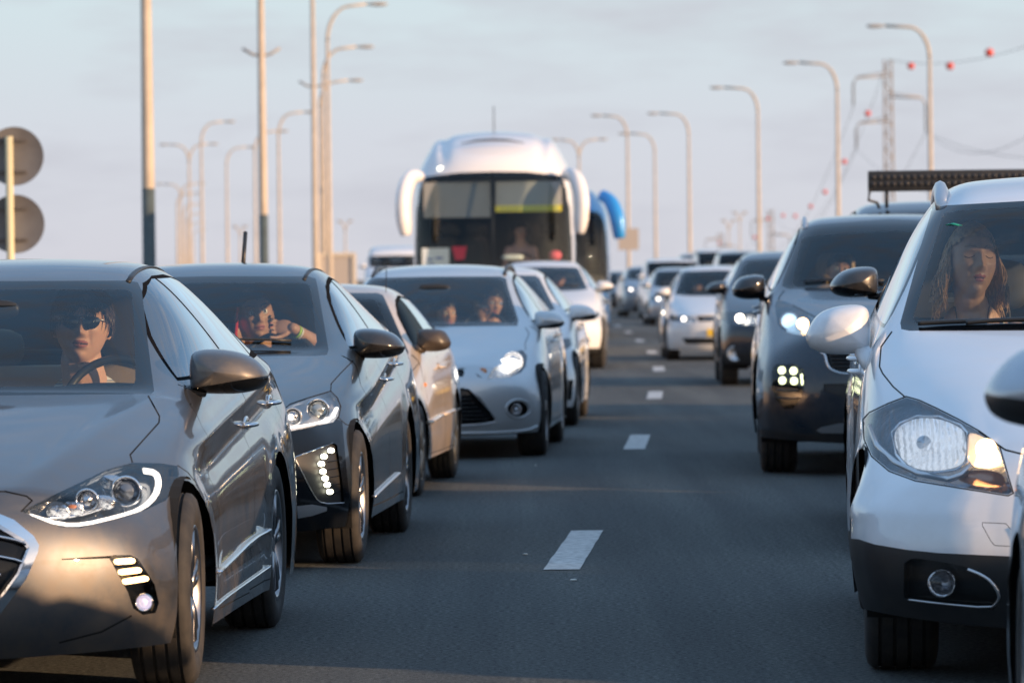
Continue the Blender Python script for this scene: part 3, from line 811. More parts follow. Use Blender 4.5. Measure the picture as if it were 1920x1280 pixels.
def glasscuts(B,e,frit=None,ws=None,dark=GP,front=GS,split=None,end=None,wsm=GW,frame=FRM,quarter=True,dlolow=.03,inset=.05):
    P=B.P; st=P['st']
    wsp=lambda c,f:P['ycowl']-.35<c.y<P['yhead']+.45
    if frit:
        B.cut(frit,'P','frit',pred=wsp); B.cut(ws,'P','ws',pred=wsp,src='frit')
    else:
        a,b_=P['wcowl'],P['whead']; z0=P['zcowl']+.012; z1=P['zhead']
        q=[(-a*.97,z0+.01),(-a*.8,z0-.005),(0,z0-.012),(a*.8,z0-.005),(a*.97,z0+.01),(b_*.98,z1-.03),(b_*.9,z1-.005),(0,z1+.008),(-b_*.9,z1-.005),(-b_*.98,z1-.03)]
        B.cut(q,'F','frit',pred=wsp)
        q=[(-a*.88,z0+.05),(0,z0+.035),(a*.88,z0+.05),(b_*.90,z1-.06),(b_*.8,z1-.045),(0,z1-.035),(-b_*.8,z1-.045),(-b_*.90,z1-.06)]
        B.cut(q,'F','ws',pred=wsp,src='frit')
    def zr(y):
        for s,t in zip(st,st[1:]):
            if y<=t[0]: u=(y-s[0])/(t[0]-s[0]); return lerp(s[2],t[2],u)
        return st[-1][2]
    zlo=lambda y:P['zb0'](y)+dlolow
    end=end or lerp(P['yrend'],P['ygl'],.35)
    y0=P['ycowl']+.30
    n=14; top=[]; 
    for k in range(n+1):
        y=lerp(y0+.06,end,k/n); top.append((y,max(zlo(y)+.004,zr(y)-inset)))
    dlo=[(y0,zlo(y0))]+top+[(end+.03,zlo(end)+.03),(end-.06,zlo(end))]
    pr=lambda c,f:c.z>P['zb0'](c.y)-.02
    B.cut([tuple(p) for p in dlo],'S','dlo',pred=pr)
    split=split or [lerp(y0,end,.42),lerp(y0,end,.80)]
    segs=[(y0+.05,split[0]-.03)]+[(a+.04,b_-.04) for a,b_ in zip(split,split[1:])]+([(split[-1]+.035,end-.04)] if quarter else [])
    for i,(a,b_) in enumerate(segs):
        if b_-a<.08: continue
        tp=[(lerp(a,b_,k/6),max(zlo(lerp(a,b_,k/6))+.02,zr(lerp(a,b_,k/6))-inset-.018)) for k in range(7)]
        B.cut([(a-.0,zlo(a)+.012)]+tp+[(b_+(.02 if i==0 else 0),zlo(b_)+.012)],'S','g%d'%i,src='dlo')
    wr_=P['wroof']
    B.cut([(-wr_-.02,P['zgl']+.06),(wr_+.02,P['zgl']+.06),(wr_*.9,P['zrend']-.05),(-wr_*.9,P['zrend']-.05)],'B','rg',pred=lambda c,f:c.y>P['yroof']+.3)
    fr=B.part('frit','windscreen_surround',FRT,e,sides=False); B.part('ws','windscreen',wsm,e,sides=False)
    B.part('dlo','window_frame',frame,e)
    for i in range(len(segs)): B.part('g%d'%i,'side_window',front if i==0 else dark,e)
    B.part('rg','rear_window',dark,e,sides=False)
def doorlines(B,split=None,zl=.2):
    P=B.P; y0=P['arch'][0][0]+P['arch'][0][2]; y1=P['arch'][1][0]-P['arch'][1][2]; zb=P['zb0']
    sp=lambda c,f:abs(c.x)>.6; m=split or lerp(y0,y1,.56)
    B.gapline([(y0+.38,zb(1)-.0),(y0+.18,zb(1)-.13),(y0+.12,.5),(y0+.16,zl+.03),(m-.06,zl+.02)],'S',.006,pred=sp)
    B.gapline([(m+.08,zb(2)),(m,.6),(m-.06,zl+.02),(y1-.0,zl+.02),(y1-.03,zl+.12)],'S',.006,pred=sp)
    B.gapline([(y1+.45,zb(3)),(y1+.36,zb(3)-.12),(y1+.26,zb(3)-.28)],'S',.006,pred=sp)
    doorregs(B,y0,y1,m,zl)
def doorregs(B,y0,y1,m,zl):
    zb=B.P['zb0']; sp=lambda c,f:abs(c.x)>.6
    B.cut([(y0+.38,zb(1)-.0),(y0+.18,zb(1)-.13),(y0+.12,.5),(y0+.16,zl+.03),(m-.06,zl+.02),(m,.6),(m+.08,zb(2))],'S','door_front',pred=sp)
    B.cut([(m+.08,zb(2)),(m,.6),(m-.06,zl+.02),(y1-.0,zl+.02),(y1-.03,zl+.12),(y1+.26,zb(3)-.28),(y1+.36,zb(3)-.12),(y1+.45,zb(3))],'S','door_rear',pred=sp)
    P=B.P; B.cut([(-.5,P['yfr']+.15),(.5,P['yfr']+.15),(.62,P['yfr']+.45),(.70,P['ycowl']),(.6,P['ycowl']-.1),(0,P['ycowl']-.22),(-.6,P['ycowl']-.1),(-.70,P['ycowl']),(-.62,P['yfr']+.45)],'T','bonnet',pred=lambda c,f:c.y<P['ycowl']+.05 and f.normal.z>.4)
def simple_lamps(B,e,zl,xi,xo,h,lit=EMH,both=True,drop=.0):
    """headlights outlined in the car's own front view"""
    q=[(xi,zl-h*.25),(xi+.02,zl-h*.5),(lerp(xi,xo,.5),zl-h*.52),(xo-.02,zl-h*.35),(xo+.06,zl+h*.1),(xo+.04,zl+h*.5),(lerp(xi,xo,.5),zl+h*.45),(xi+.03,zl+h*.1)]
    pr=lambda c,f:c.y<.35
    B.cut(q,'F','lampL',pred=pr); B.cut([(-a,b_) for a,b_ in q],'F','lampR',pred=pr)
    L=B.bowl('lampL',BOWL,e,.05)+B.bowl('lampR',BOWL,e,.05)
    for l,sg in zip(L,(1,-1)):
        x=lerp(xi,xo,.55)*sg
        p,n,i,_=B.bvh.ray_cast(Vector((x,-3,zl)),Vector((0,1,0)))
        if p is None: continue
        r=h*.34
        b=bmesh.new(); lathe(b,[(0,r*1.05),(-.012,r*1.1),(-.012,r*.9),(.02,r*.85)],20,'Y',(0,0,0),False); mk('lamp_ring',b,CHR,l,loc=p+Vector((0,.012,0)))
        b=bmesh.new(); rbox(b,p+Vector((0,.012,0)),(r*1.7,.02,r*1.7),2.2,8); mk('lamp_core',b,lit or BOWL,l)
    return L
def front_face(B,e,name,q,m,off=-.02,pred=None,view='F'):
    B.cut(q,view,name,pred=pred or (lambda c,f:c.y<.2)); return B.part(name,name,m,e,off,0,sides=False)
def bars(B,parent,name,z0,z1,n,w0,w1,r,m,off=.0,flat=.5):
    for k in range(n):
        t=(k+.5)/n; z=lerp(z0,z1,t); w_=lerp(w0,w1,t); pts=[]
        for j in range(9):
            x=lerp(-w_,w_,j/8); p,nn,i,_=B.bvh.ray_cast(Vector((x,-3,z)),Vector((0,1,0)))
            if p is not None: pts.append(p+Vector((0,off,0)))
        if len(pts)>2:
            b=bmesh.new(); tube(b,pts,r,6,True,flat); mk(name,b,m,parent)
def railsR(B,e,m,y0,y1,x0,x1,h=.04,r=.016):
    for sg in (1,-1):
        q=[]
        for k in range(13):
            t=k/12; y=lerp(y0,y1,t); p,n,i,_=B.bvh.ray_cast(Vector((sg*lerp(x0,x1,t),y,3)),Vector((0,0,-1)))
            if p is None: continue
            q.append(p+Vector((0,0,-.01+h*min(1,4*min(t,1-t)*1.4))))
        b=bmesh.new(); tube(b,q,[r*1.2]+[r]*(len(q)-2)+[r*1.2],8,True,1.6); mk('roof_rail',b,m,e)
def wiper(B,e,x0,x1,n=2):
    P=B.P
    for k in range(n):
        a=lerp(x0,x1,k/max(1,n)); bx=a+(x1-x0)/n*.95; pts=[]
        for j in range(7):
            x=lerp(a,bx,j/6); z=P['zcowl']+.062+.010*math.sin(j/6*3.1)
            p,nn,i,_=B.bvh.ray_cast(Vector((x,-3,z)),Vector((0,1,0)))
            if p is not None: pts.append(p+Vector((0,-.015,.004)))
        if len(pts)>2: b=bmesh.new(); tube(b,pts,.006,6); mk('wiper',b,BLK,e)
def basic_car(name,label,cat,group,X,Y,sl,PT,P,lv=2,lampz=None,lamp=(.42,.74,.12),lit=EMH,wheelst=('split',5),seatm=TRIM,grille=None,gm=GLB,lower=None,plate=True,rails=None,black=None,mir=None,mirz=None,handles=CHR,intr=True,fog=None,mm=None,mlow=GLB):
    B=Body(P,X,Y,sl,lv); e=car_root(B,name,label,cat,group)
    std_arches(B); glasscuts(B,e); doorlines(B)
    zh=P['zh0']; pf=lambda c,f:c.y<.1
    if black is not None:   # unpainted lower cladding
        B.cut([(P['yfr']-.2,-.1),(P['ytail']+.4,-.1),(P['ytail']+.4,black),(P['yfr']-.2,black)],'S','cladding',pred=lambda c,f:True)
        B.cut([(-1.2,-.1),(1.2,-.1),(1.2,black+.02),(-1.2,black+.02)],'F','cladding',pred=lambda c,f:c.y<.0)
        B.islands('cladding','cladding',BLK,e)
    simple_lamps(B,e,lampz or zh-.05,*lamp,lit=lit)
    g=grille or [(-.34,zh-.06),(.34,zh-.06),(.38,zh-.12),(.28,zh-.22),(-.28,zh-.22),(-.38,zh-.12)]
    gs=front_face(B,e,'grille',g,gm)
    zs=[q[1] for q in g]; xs=[q[0] for q in g]
    if gs: bars(B,gs[0],'grille_bar',max(zs)-.02,min(zs)+.02,4,max(xs)*.9,max(xs)*.75,.006,CHR,-.002)
    lo=lower or [(-.55,.34),(.55,.34),(.48,.22),(-.48,.22)]
    front_face(B,e,'air_intake',lo,BLK)
    if plate:
        p,n,i,_=B.bvh.ray_cast(Vector((0,-3,.42)),Vector((0,1,0)))
        b=bmesh.new(); box(b,p+Vector((0,-.012,0)),(.50,.012,.11),None,.004); mk('number_plate',b,PLT,e)
    if fog:
        for sg in (1,-1):
            p,n,i,_=B.bvh.ray_cast(Vector((sg*fog[0],-3,fog[1])),Vector((0,1,0)))
            b=bmesh.new(); lathe(b,[(-.006,fog[2]*1.2),(-.012,fog[2]),(.0,fog[2]*.9),(-.008,.0)],20,'Y',(0,0,0),False); mk('fog_lamp',b,BOWL,e,loc=p)
    if rails: railsR(B,e,rails,P['yhead']+.15,P['yrend']+.05,P['whead']-.0,P['wroof']-.02)
    wiper(B,e,-.5,.55)
    pb=B.paintbody(PT,e); B.liner(e,P['zb0'](2)+.01,HEADL); under(B,e); wheels(B,e,.21,*wheelst)
    y0=P['arch'][0][2]; m_=lerp(y0,P['base']-y0,.56)
    if handles: handle(B,pb,m_-.12,P['zb0'](2)-.13,handles); handle(B,pb,m_+.75,P['zb0'](2)-.10,handles)
    mz=mirz or P['zb0'](1)+.07
    for sg in (1,-1): mirror_pod(e,(sg*(P['wm']+.0),P['ycowl']+.33,mz),mir or (.24,.15,.145),mm or PT,sg,mlow,-.5,(sg*(P['wcowl']+.03),P['ycowl']+.3,mz-.06))
    if intr: interior(B,e,seatm,P['ycowl']+1.35,P['base']+.3,.36,P['zcowl']-.42,.56,hs=(.27,.1,.19))
    return e,B
# ---------------------------------------------------------------- grey sedan, front left
def build_sedan():
    P=dict(vis=1,wm=.89,track=.885,wr=.305,ycowl=.62,zcowl=.905,wcab=.70,yfr=-.86,yrr=3.72,zpar=.93,flare=.012,
     arch=[(0,.305,.345),(2.5,.305,.345)],
     st=[(-.50,.665,.64,.5,.585,.71,-.30,'h',.845),
         (-.14,.76,.742,.5,.690,.768,-.27,'h',.885),
         (.28,.845,.828,.5,.795,.80,-.22,'h',.895),
         (.60,.897,.882,.5,.855,.795,-.18,'h',.895),
         (.80,.925,.915,.675,.885,.79,-.17,'g',.893),
         (1.2,1.125,1.085,.585,.905,.785,-.13,'g',.89),
         (1.58,1.285,1.255,.515,.925,.785,-.10,'g',.89),
         (1.80,1.345,1.315,.495,.932,.785,-.09,'g',.89),
         (2.25,1.375,1.345,.485,.945,.785,-.06,'g',.89),
         (2.7,1.365,1.33,.475,.955,.785,-.02,'g',.895),
         (3.05,1.31,1.27,.465,.965,.775,.03,'g',.89),
         (3.35,1.15,1.12,.50,.97,.76,.06,'g',.875),
         (3.52,1.0,.995,.5,.97,.72,.08,'h',.84),
         (3.62,.97,.965,.5,.94,.68,.10,'h',.80)],
     rows=[(.06,.28),(.17,.58),(.38,.9),(.64,1.0),(.86,.96),(1.0,.84)],
     zs=lambda y:.16,
     fy=[0,-.83,-.86,-.885,-.89,-.87,-.80],fyc=[-.5,-.50,-.50,-.49,-.47,-.45,-.42],fz=[0,.61,.55,.44,.32,.22,.14],
     ry=[0,3.74,3.77,3.78,3.80,3.78,3.7],ryc=[3.62,3.62,3.62,3.62,3.6,3.58,3.55],rz=[0,.9,.82,.66,.42,.3,.2],
     cr=[('stn',0,0,5,.55),('stn',4,0,3,.5),('stn',6,0,3,.25),('row',0,1,4,.35),('col',3,0,4,.25),('row',6,0,13,.6),('row',2,1,13,.2),('stn',12,0,5,.3)])
    def disp(c):
        if abs(c.x)>.6 and -.1<c.y<3.5 and c.z<1:
            zl=.725+.070*c.y; d=c.z-zl; sg=1 if c.x>0 else -1; k=max(0,min(1,(c.y-.1)/.5))*max(0,min(1,(3.5-c.y)/.6))
            c.x+=sg*k*(.010*math.exp(-(d/.02)**2)-.022*(math.exp(-((d+.10)/.055)**2)))
            # lower door scoop
            d2=c.z-(.33+.02*c.y)
            k2=max(0,min(1,(c.y-.5)/.2))*max(0,min(1,(2.2-c.y)/.3)); c.x+=sg*k2*(-.016*math.exp(-((d2)/.05)**2))
        # bonnet ridges
        if c.y<.7 and abs(c.x)<.75 and c.z>.6:
            xr=.42+.26*(c.y+.75)/1.4; c.z+=.010*math.exp(-((abs(c.x)-xr)/.05)**2)*min(1,max(0,(c.y+.8)/.3))
        return c
    P['disp']=disp
    B=Body(P,-1.89,15.28,.055,3)
    PT=paint('graphite_paint',(.095,.10,.11),.7,.38,.6,(.3,.22,.14))
    e=car_root(B,'sedan','dark grey sedan at the left edge with angular chrome grille, nearest on that side','car','cars queuing in the left lane')
    std_arches(B)
    wsp=lambda c,f:.3<c.y<2.2
    B.cut([(-500,529),(240,526),(258,529),(266,545),(277,640),(289,733),(284,738),(-500,746)],'P','frit',pred=wsp)
    B.cut([(-500,543),(235,543),(247,549),(251,600),(254,712),(250,723),(-500,729)],'P','ws',pred=wsp,src='frit')
    # side glass
    S=lambda pts,n,**k:B.cut(pts,'S',n,pred=lambda c,f:c.z>.9,**k)
    S([(.95,.945),(1.235,1.093),(1.51,1.216),(1.735,1.276),(2.0,1.302),(2.3,1.307),(2.65,1.292),(2.98,1.24),(3.25,1.16),(3.42,1.075),(3.40,1.02),(3.2,.995),(2.2,.968),(1.5,.952)],'dlo')
    S([(.99,.956),(1.26,1.095),(1.52,1.212),(1.74,1.266),(1.92,1.290),(1.98,1.291),(2.06,.985),(1.6,.970)],'gf',src='dlo')
    S([(2.10,.985),(2.02,1.291),(2.4,1.294),(2.68,1.279),(2.80,1.235),(2.83,1.0)],'gr',src='dlo')
    S([(2.87,1.005),(2.85,1.215),(3.05,1.175),(3.22,1.12),(3.33,1.06),(3.3,1.03)],'gq',src='dlo')
    B.cut([(-.52,1.00),(.52,1.00),(.44,1.25),(.36,1.285),(-.36,1.285),(-.44,1.25)],'B','rg',pred=lambda c,f:c.y>2.5 and c.z>.9)
    # lamps and grille, outlined in the photograph
    B.cut([(40,958),(100,928),(200,880),(248,867),(300,868),(333,873),(336,888),(330,915),(310,938),(270,957),(220,972),(150,989),(110,987)],'P','lamp')
    B.cut([(-200,960),(0,965),(25,975),(62,1005),(72,1022),(70,1035),(48,1085),(-8,1160),(-60,1200),(-200,1210)],'P','grchr')
    B.cut([(-200,976),(-5,981),(45,1012),(55,1025),(35,1075),(-15,1143),(-60,1180),(-200,1190)],'P','grille',src='grchr')
    B.cut([(206,1046),(212,1040),(245,1040),(258,1046),(290,1095),(298,1130),(292,1148),(268,1152),(250,1140),(240,1110)],'P','fog')
    B.gapline([(112,1204),(190,1184),(246,1154)],'P',.006)
    B.cut([(115,1047),(210,1041),(240,1110),(238,1106),(205,1046),(116,1049)],'P','gap',only=[0])
    # shut lines
    B.gapline([(248,866),(244,852),(298,792),(299,780),(278,742)],'P',.005)
    B.gapline([(333,872),(352,885),(368,905)],'P',.003)
    B.gapline([(-60,921),(10,921),(50,930),(60,938),(40,958)],'P',.005)
    sp=lambda c,f:abs(c.x)>.6
    B.gapline([(.95,.93),(.66,.86),(.58,.70),(.545,.40),(.60,.20),(1.55,.19)],'S',.005,pred=sp)
    B.gapline([(2.03,.96),(1.80,.80),(1.72,.60),(1.60,.30),(1.55,.20),(2.25,.20),(2.22,.30)],'S',.005,pred=sp)
    B.gapline([(3.05,.99),(2.98,.85),(2.88,.66)],'S',.005,pred=sp)
    P['zb0']=lambda y:lerp(.885,.97,max(0,min(1,(y-.8)/2.6)))
    doorregs(B,.43,2.15,1.76,.2)
    # pieces
    F=B.part('frit','windscreen_surround',FRT,e,sides=False)[0]
    B.part('ws','windscreen',GW,e,sides=False)
    D=B.part('dlo','window_frame',FRM,e,.0)
    for n in ('gf','gr','gq'): B.part(n,'side_window',GS if n=='gf' else GP,e)
    B.part('rg','rear_window',GS,e,sides=False)
    L=B.bowl('lamp',BOWD,e,.055)
    B.strip('light_strip',[(58,962),(118,980),(160,980),(225,963),(272,948),(296,925),(303,900),(296,880),(272,876)],.011,EML,L[0],-.012,.5,both=False)
    B.strip('light_strip',[(58,962),(118,980),(160,980),(225,963),(272,948),(296,925),(303,900),(296,880),(272,876)],.009,SIL,L[-1],-.012,.5,both=False)
    projector(B,L,236,921,.046,.012,CHR); projector(B,L,164,937,.034,.0,CHR,BOWL)
    leds(B,[(106,961),(132,955),(190,943),(205,905)],.030,L[0],BOWL,.030,False,(1.3,.8))
    B.strip('lamp_trim',[(95,962),(150,958),(190,945),(208,925),(196,902)],.010,CHR,L[0],-.03,.6,both=False)
    leds(B,[(118,958),(134,950)],.010,L[0],AMBD,.02,False,(1.5,.7))
    G=B.part('grchr','grille_surround',CHR,e,.006,.03,sides=False)[0]
    gb=B.extract('grille'); 
    B.drop('grille'); gi=B.finish(gb,'grille',GLB,e,-.03)
    for k in range(5):
        y0=988+k*38; B.strip('grille_bar',[(-190,y0+5),(-60,y0+8),(20,y0+18),(60,y0+32)] if k<2 else [(-190,y0+5),(-60,y0+6),(30-k*14,y0+12)],.008,CHR,gi,-.012,.6,n=6)
    f=B.bowl('fog',GLB,e,.05,'fog_lamp_housing',GL,'fog_lamp')
    for k,(a,b_) in enumerate([((222,1052),(250,1050)),((230,1072),(262,1068)),((238,1090),(275,1084))]):
        B.strip('signal_bar',[a,b_],.0185,EMS,f[0],-.008,.5,both=False,n=8)
    projector(B,f,271,1128,.026,-.0,CHR,BOWL,EMO2)
    B.strip('sill_trim',[(397,1141),(420,1120),(455,1095),(505,1060)],.008,CHR,e,.004,.4)
    B.strip('door_trim',[(407,1072),(430,1050),(470,1010),(503,992)],.014,CHR,e,.004,.35)
    B.strip('roof_ditch',[(-.44,1.72,1.31),(-.425,1.8,1.33)],.006,GAP,e,view='L') if 0 else None
    for sg in (1,-1):
        q=[]
        for k in range(16):
            y=1.66+1.5*k/15; p,n,i,_=B.bvh.ray_cast(Vector((sg*(.447-.02*k/15),y,2)),Vector((0,0,-1))); q.append(p+Vector((0,0,-.001)))
        b=bmesh.new(); tube(b,q,.014,6,True,.35); mk('roof_moulding',b,BLK,e)
    P_=B.paintbody(PT,e); B.liner(e,.95,HEADL)
    under(B,e); wheels(B,e,.20,'split',5,ALU,.03)
    handle(B,P_,1.93,.765); handle(B,P_,2.82,.82)
    mirror_pod(e,(.872,.97,.975),(.262,.16,.155),PT,1,GLB,-.5,(.70,.93,.915),.10)
    mirror_pod(e,(-.872,.97,.975),(.262,.16,.155),PT,-1,GLB,-.5,(-.70,.93,.915),.10)
    interior(B,e,TAN,2.14,2.98,.40,.42,.58,hm=TAN,hs=(.31,.12,.24),swz=.84)
    b=bmesh.new(); rbox(b,(0,1.30,1.19),(.24,.03,.07),3); tube(b,[(0,1.33,1.21),(0,1.42,1.25)],.01,6); mk('rear_view_mirror',b,BLK,e)
    b=bmesh.new(); box(b,(0,-.9,.30),(.50,.012,.11),None,.004); mk('number_plate',b,PLT,e)
    return e,B
PLT=mat('plate_yellow',(.75,.5,.05),.4)
EML=mat('light_guide',(.8,.8,.8),.2,emit=(1,.90,.78),es=1.5)
EMS=mat('signal_bar_glow',(1,.8,.5),.4,emit=(1,.60,.27),es=4)
EMO2=mat('fog_core',(.5,.5,.8),.1,emit=(.9,.75,.8),es=.5)
AMBD=mat('amber_dim',(.6,.22,.08),.25,coat=1)
sedan,BS=build_sedan()
# ---------------------------------------------------------------- dark blue hatchback behind the grey sedan
G_L='cars queuing in the left lane'; G_R='cars queuing in the right lane'
def build_ioniq():
    P=genP(1,wm=.885,wb=.785,yF=-.86,yc=-.45,zh0=.70,ycowl=.60,zcowl=.93,wcowl=.675,yhead=1.52,zhead=1.285,whead=.535,yroof=2.15,zroof=1.385,wroof=.50,yrend=3.3,zrend=1.24,ygl=3.75,zgl=1.02,ytail=3.85,zb=(.915,.98),zs=.18,wr=.30,base=2.57,hw=.73,fyc=[-.45,-.43,-.43,-.42,-.40,-.38,-.36],fp=3)
    def disp(c):
        if abs(c.x)>.6 and 0<c.y<3.5 and c.z<1:
            zl=.70+.09*c.y; d=c.z-zl; sg=1 if c.x>0 else -1; k=max(0,min(1,c.y/.4))*max(0,min(1,(3.5-c.y)/.6))
            c.x+=sg*k*(.010*math.exp(-(d/.02)**2)-.022*(math.exp(-((d+.10)/.055)**2)))
        return c
    P['disp']=disp
    B=Body(P,-1.553,21.78,.057,3)
    PT=paint('navy_paint',(.018,.025,.033),.35,.28,.3,(.2,.16,.12))
    e=car_root(B,'hatchback','dark blue hatchback with a column of small round lights, second in the left lane','car',G_L)
    std_arches(B)
    B.cut([(100,517),(578,518),(592,522),(597,545),(616,655),(613,665),(590,667),(100,668)],'P','frit',pred=lambda c,f:.2<c.y<2.2)
    glasscuts(B,e,[(100,517),(578,518),(592,522),(597,545),(616,655),(613,665),(590,667),(100,668)],[(100,530),(572,531),(580,535),(585,560),(594,640),(590,648),(575,651),(100,652)],split=[2.02,3.0])
    # gloss black fascia
    B.cut([(300,830),(530,806),(580,803),(634,786),(642,790),(648,860),(655,930),(660,1040),(300,1040)],'P','fascia',pred=lambda c,f:c.y<.2)
    B.cut([(526,772),(545,758),(580,746),(620,734),(632,746),(638,762),(634,780),(625,791),(580,800),(540,809),(532,800)],'P','lamp',only=['',0,'fascia'])
    B.cut([(552,857),(580,846),(624,829),(632,834),(640,890),(645,938),(640,945),(604,944),(592,932)],'P','vent',src='fascia')
    B.cut([(556,948),(585,945),(612,950),(612,957),(585,966),(558,971)],'P','lip',src='fascia')
    B.gapline([(526,772),(545,757),(580,745),(620,733),(633,746),(639,762),(635,781),(626,792),(580,801),(540,810)],'P',.005)
    B.gapline([(620,734),(621,719),(640,698),(662,676)],'P',.005); B.gapline([(634,782),(648,795),(666,800)],'P',.004)
    doorlines(B)
    L=B.bowl('lamp',mat('lamp_grey',(.62,.63,.65),.28,.5),e,.04)
    projector(B,L,596,768,.050,.0,CHR,mat('projector_pale',(.4,.43,.42),.08,.6,coat=1)); 
    projector(B,L,549,781,.040,.0,SIL,BOWL)
    leds(B,[(545,782),(554,778)],.014,L[0],EML,-.0,False)
    B.strip('lamp_trim',[(532,801),(580,794),(624,783),(633,762)],.010,EML,L[0],-.008,.5,both=False)  # bright chrome edge, its shine put in as emission
    V=B.part('vent','air_vent',BLK,e,-.012)
    B.strip('vent_trim',[(552,857),(624,830)],.004,CHR,V[0],.0,.6,both=False); B.strip('vent_trim',[(552,857),(590,932),(604,944),(645,942)],.004,SIL,V[0],.0,.6,both=False)
    for k in range(6): B.strip('vent_slat',[(616+k,850+k*15),(640,846+k*15)],.004,GLB,V[0],-.006,.6,both=False)
    leds(B,[(621,844),(608,855),(603,869),(606,883),(610,896),(614,908),(619,921)],.0135,V[0],EMW,-.012,False,(1.1,.85))
    B.part('lip','lower_trim',SIL,e,.003,0); B.part('fascia','front_fascia',GLB,e,sides=False)
    pb=B.paintbody(PT,e); B.liner(e,.95,HEADL); under(B,e); wheels(B,e,.20,'split',5,ALU)
    B.strip('door_trim',[(699,930),(722,908),(746,886)],.013,SIL,e,.004,.35)
    handle(B,pb,1.75,.79); handle(B,pb,2.55,.85)
    PM=paint('black_paint',(.012,.013,.015),.2,.15,.2)
    for sg in (1,-1): mirror_pod(e,(sg*.862,.97,.977),(.24,.16,.145),PM,sg,GLB,-.55,(sg*.69,.93,.90),.1)
    interior(B,e,TRIM,2.1,2.9,.33,.42,.52)
    wiper(B,e,-.55,.5)
    b=bmesh.new(); tube(b,[(0.0,3.0,1.36),(0.0,3.12,1.53)],.011,8); mk('antenna',b,BLK,e)
    q=[]
    for sg in (1,-1):
        q=[]
        for k in range(14):
            y=1.58+1.5*k/13; p,n,i,_=B.bvh.ray_cast(Vector((sg*.455,y,2)),Vector((0,0,-1))); q.append(p)
        b=bmesh.new(); tube(b,q,.013,6,True,.35); mk('roof_moulding',b,BLK,e)
    return e,B
hatch,BI=build_ioniq()
# ---------------------------------------------------------------- old beige hatchback
def build_beige():
    P=genP(1,wm=.805,wb=.73,yF=-.78,yc=-.45,zh0=.62,ycowl=.50,zcowl=.80,wcowl=.66,yhead=1.20,zhead=1.165,whead=.50,yroof=1.8,zroof=1.265,wroof=.47,yrend=2.9,zrend=1.20,ygl=3.1,zgl=.90,ytail=3.2,zb=(.81,.86),zs=.20,wr=.27,base=2.5,hw=.68,flare=.008)
    B=Body(P,-1.328,28.36,.068,3)
    PT=paint('champagne_paint',(.66,.55,.44),.35,.34,.55,(.28,.20,.13))
    e=car_root(B,'hatchback','dusty old beige hatchback with a black mirror, between dark blue hatchback and silver estate','car',G_L)
    std_arches(B)
    glasscuts(B,e,[(400,548),(708,549),(718,553),(724,565),(766,660),(763,668),(400,672)],[(400,562),(700,562),(706,566),(712,580),(746,655),(400,657)],front=glass('open_window',(.03,.03,.03),.2),split=[1.72,2.62])
    doorlines(B,1.6)
    B.gapline([(758,745),(764,705),(790,676)],'P',.005)
    simple_lamps(B,e,.58,.40,.70,.13,lit=None)
    gs=front_face(B,e,'grille',[(-.32,.60),(.32,.60),(.30,.52),(-.30,.52)],GLB)
    front_face(B,e,'air_intake',[(-.5,.33),(.5,.33),(.45,.22),(-.45,.22)],BLK)
    pb=B.paintbody(PT,e); B.liner(e,.84,HEADL); under(B,e); wheels(B,e,.175,'wide',6,mat('dusty_hubcap',(.34,.28,.22),.5,.4,noise_=(9,.6,(.18,.13,.09))))
    for (a,b_,nm) in (((803,792),(826,778),'f'),((829,777),(856,766),'r')): B.strip('door_moulding',[a,b_],.022,PT,e,.006,.45)
    leds(B,[(797,721)],.022,e,AMB,-.0,True,(.5,.6))
    handle(B,pb,1.55,.73,PT,.17); 
    BM=mat('worn_black_plastic',(.035,.03,.028),.38,noise_=(8,.5,(.10,.07,.045)))
    for sg in (1,-1): mirror_pod(e,(sg*.79,.86,.905),(.205,.13,.14),BM,sg,BM,-1.2,(sg*.68,.82,.86),.1,taper=.15)
    interior(B,e,TRIMG,1.75,2.6,.30,.36,.46)
    b=bmesh.new(); tube(b,[(.47,1.26,1.20),(.46,1.42,1.34)],.003,6); mk('antenna',b,DRK,e)
    return e,B
beige,BB=build_beige()
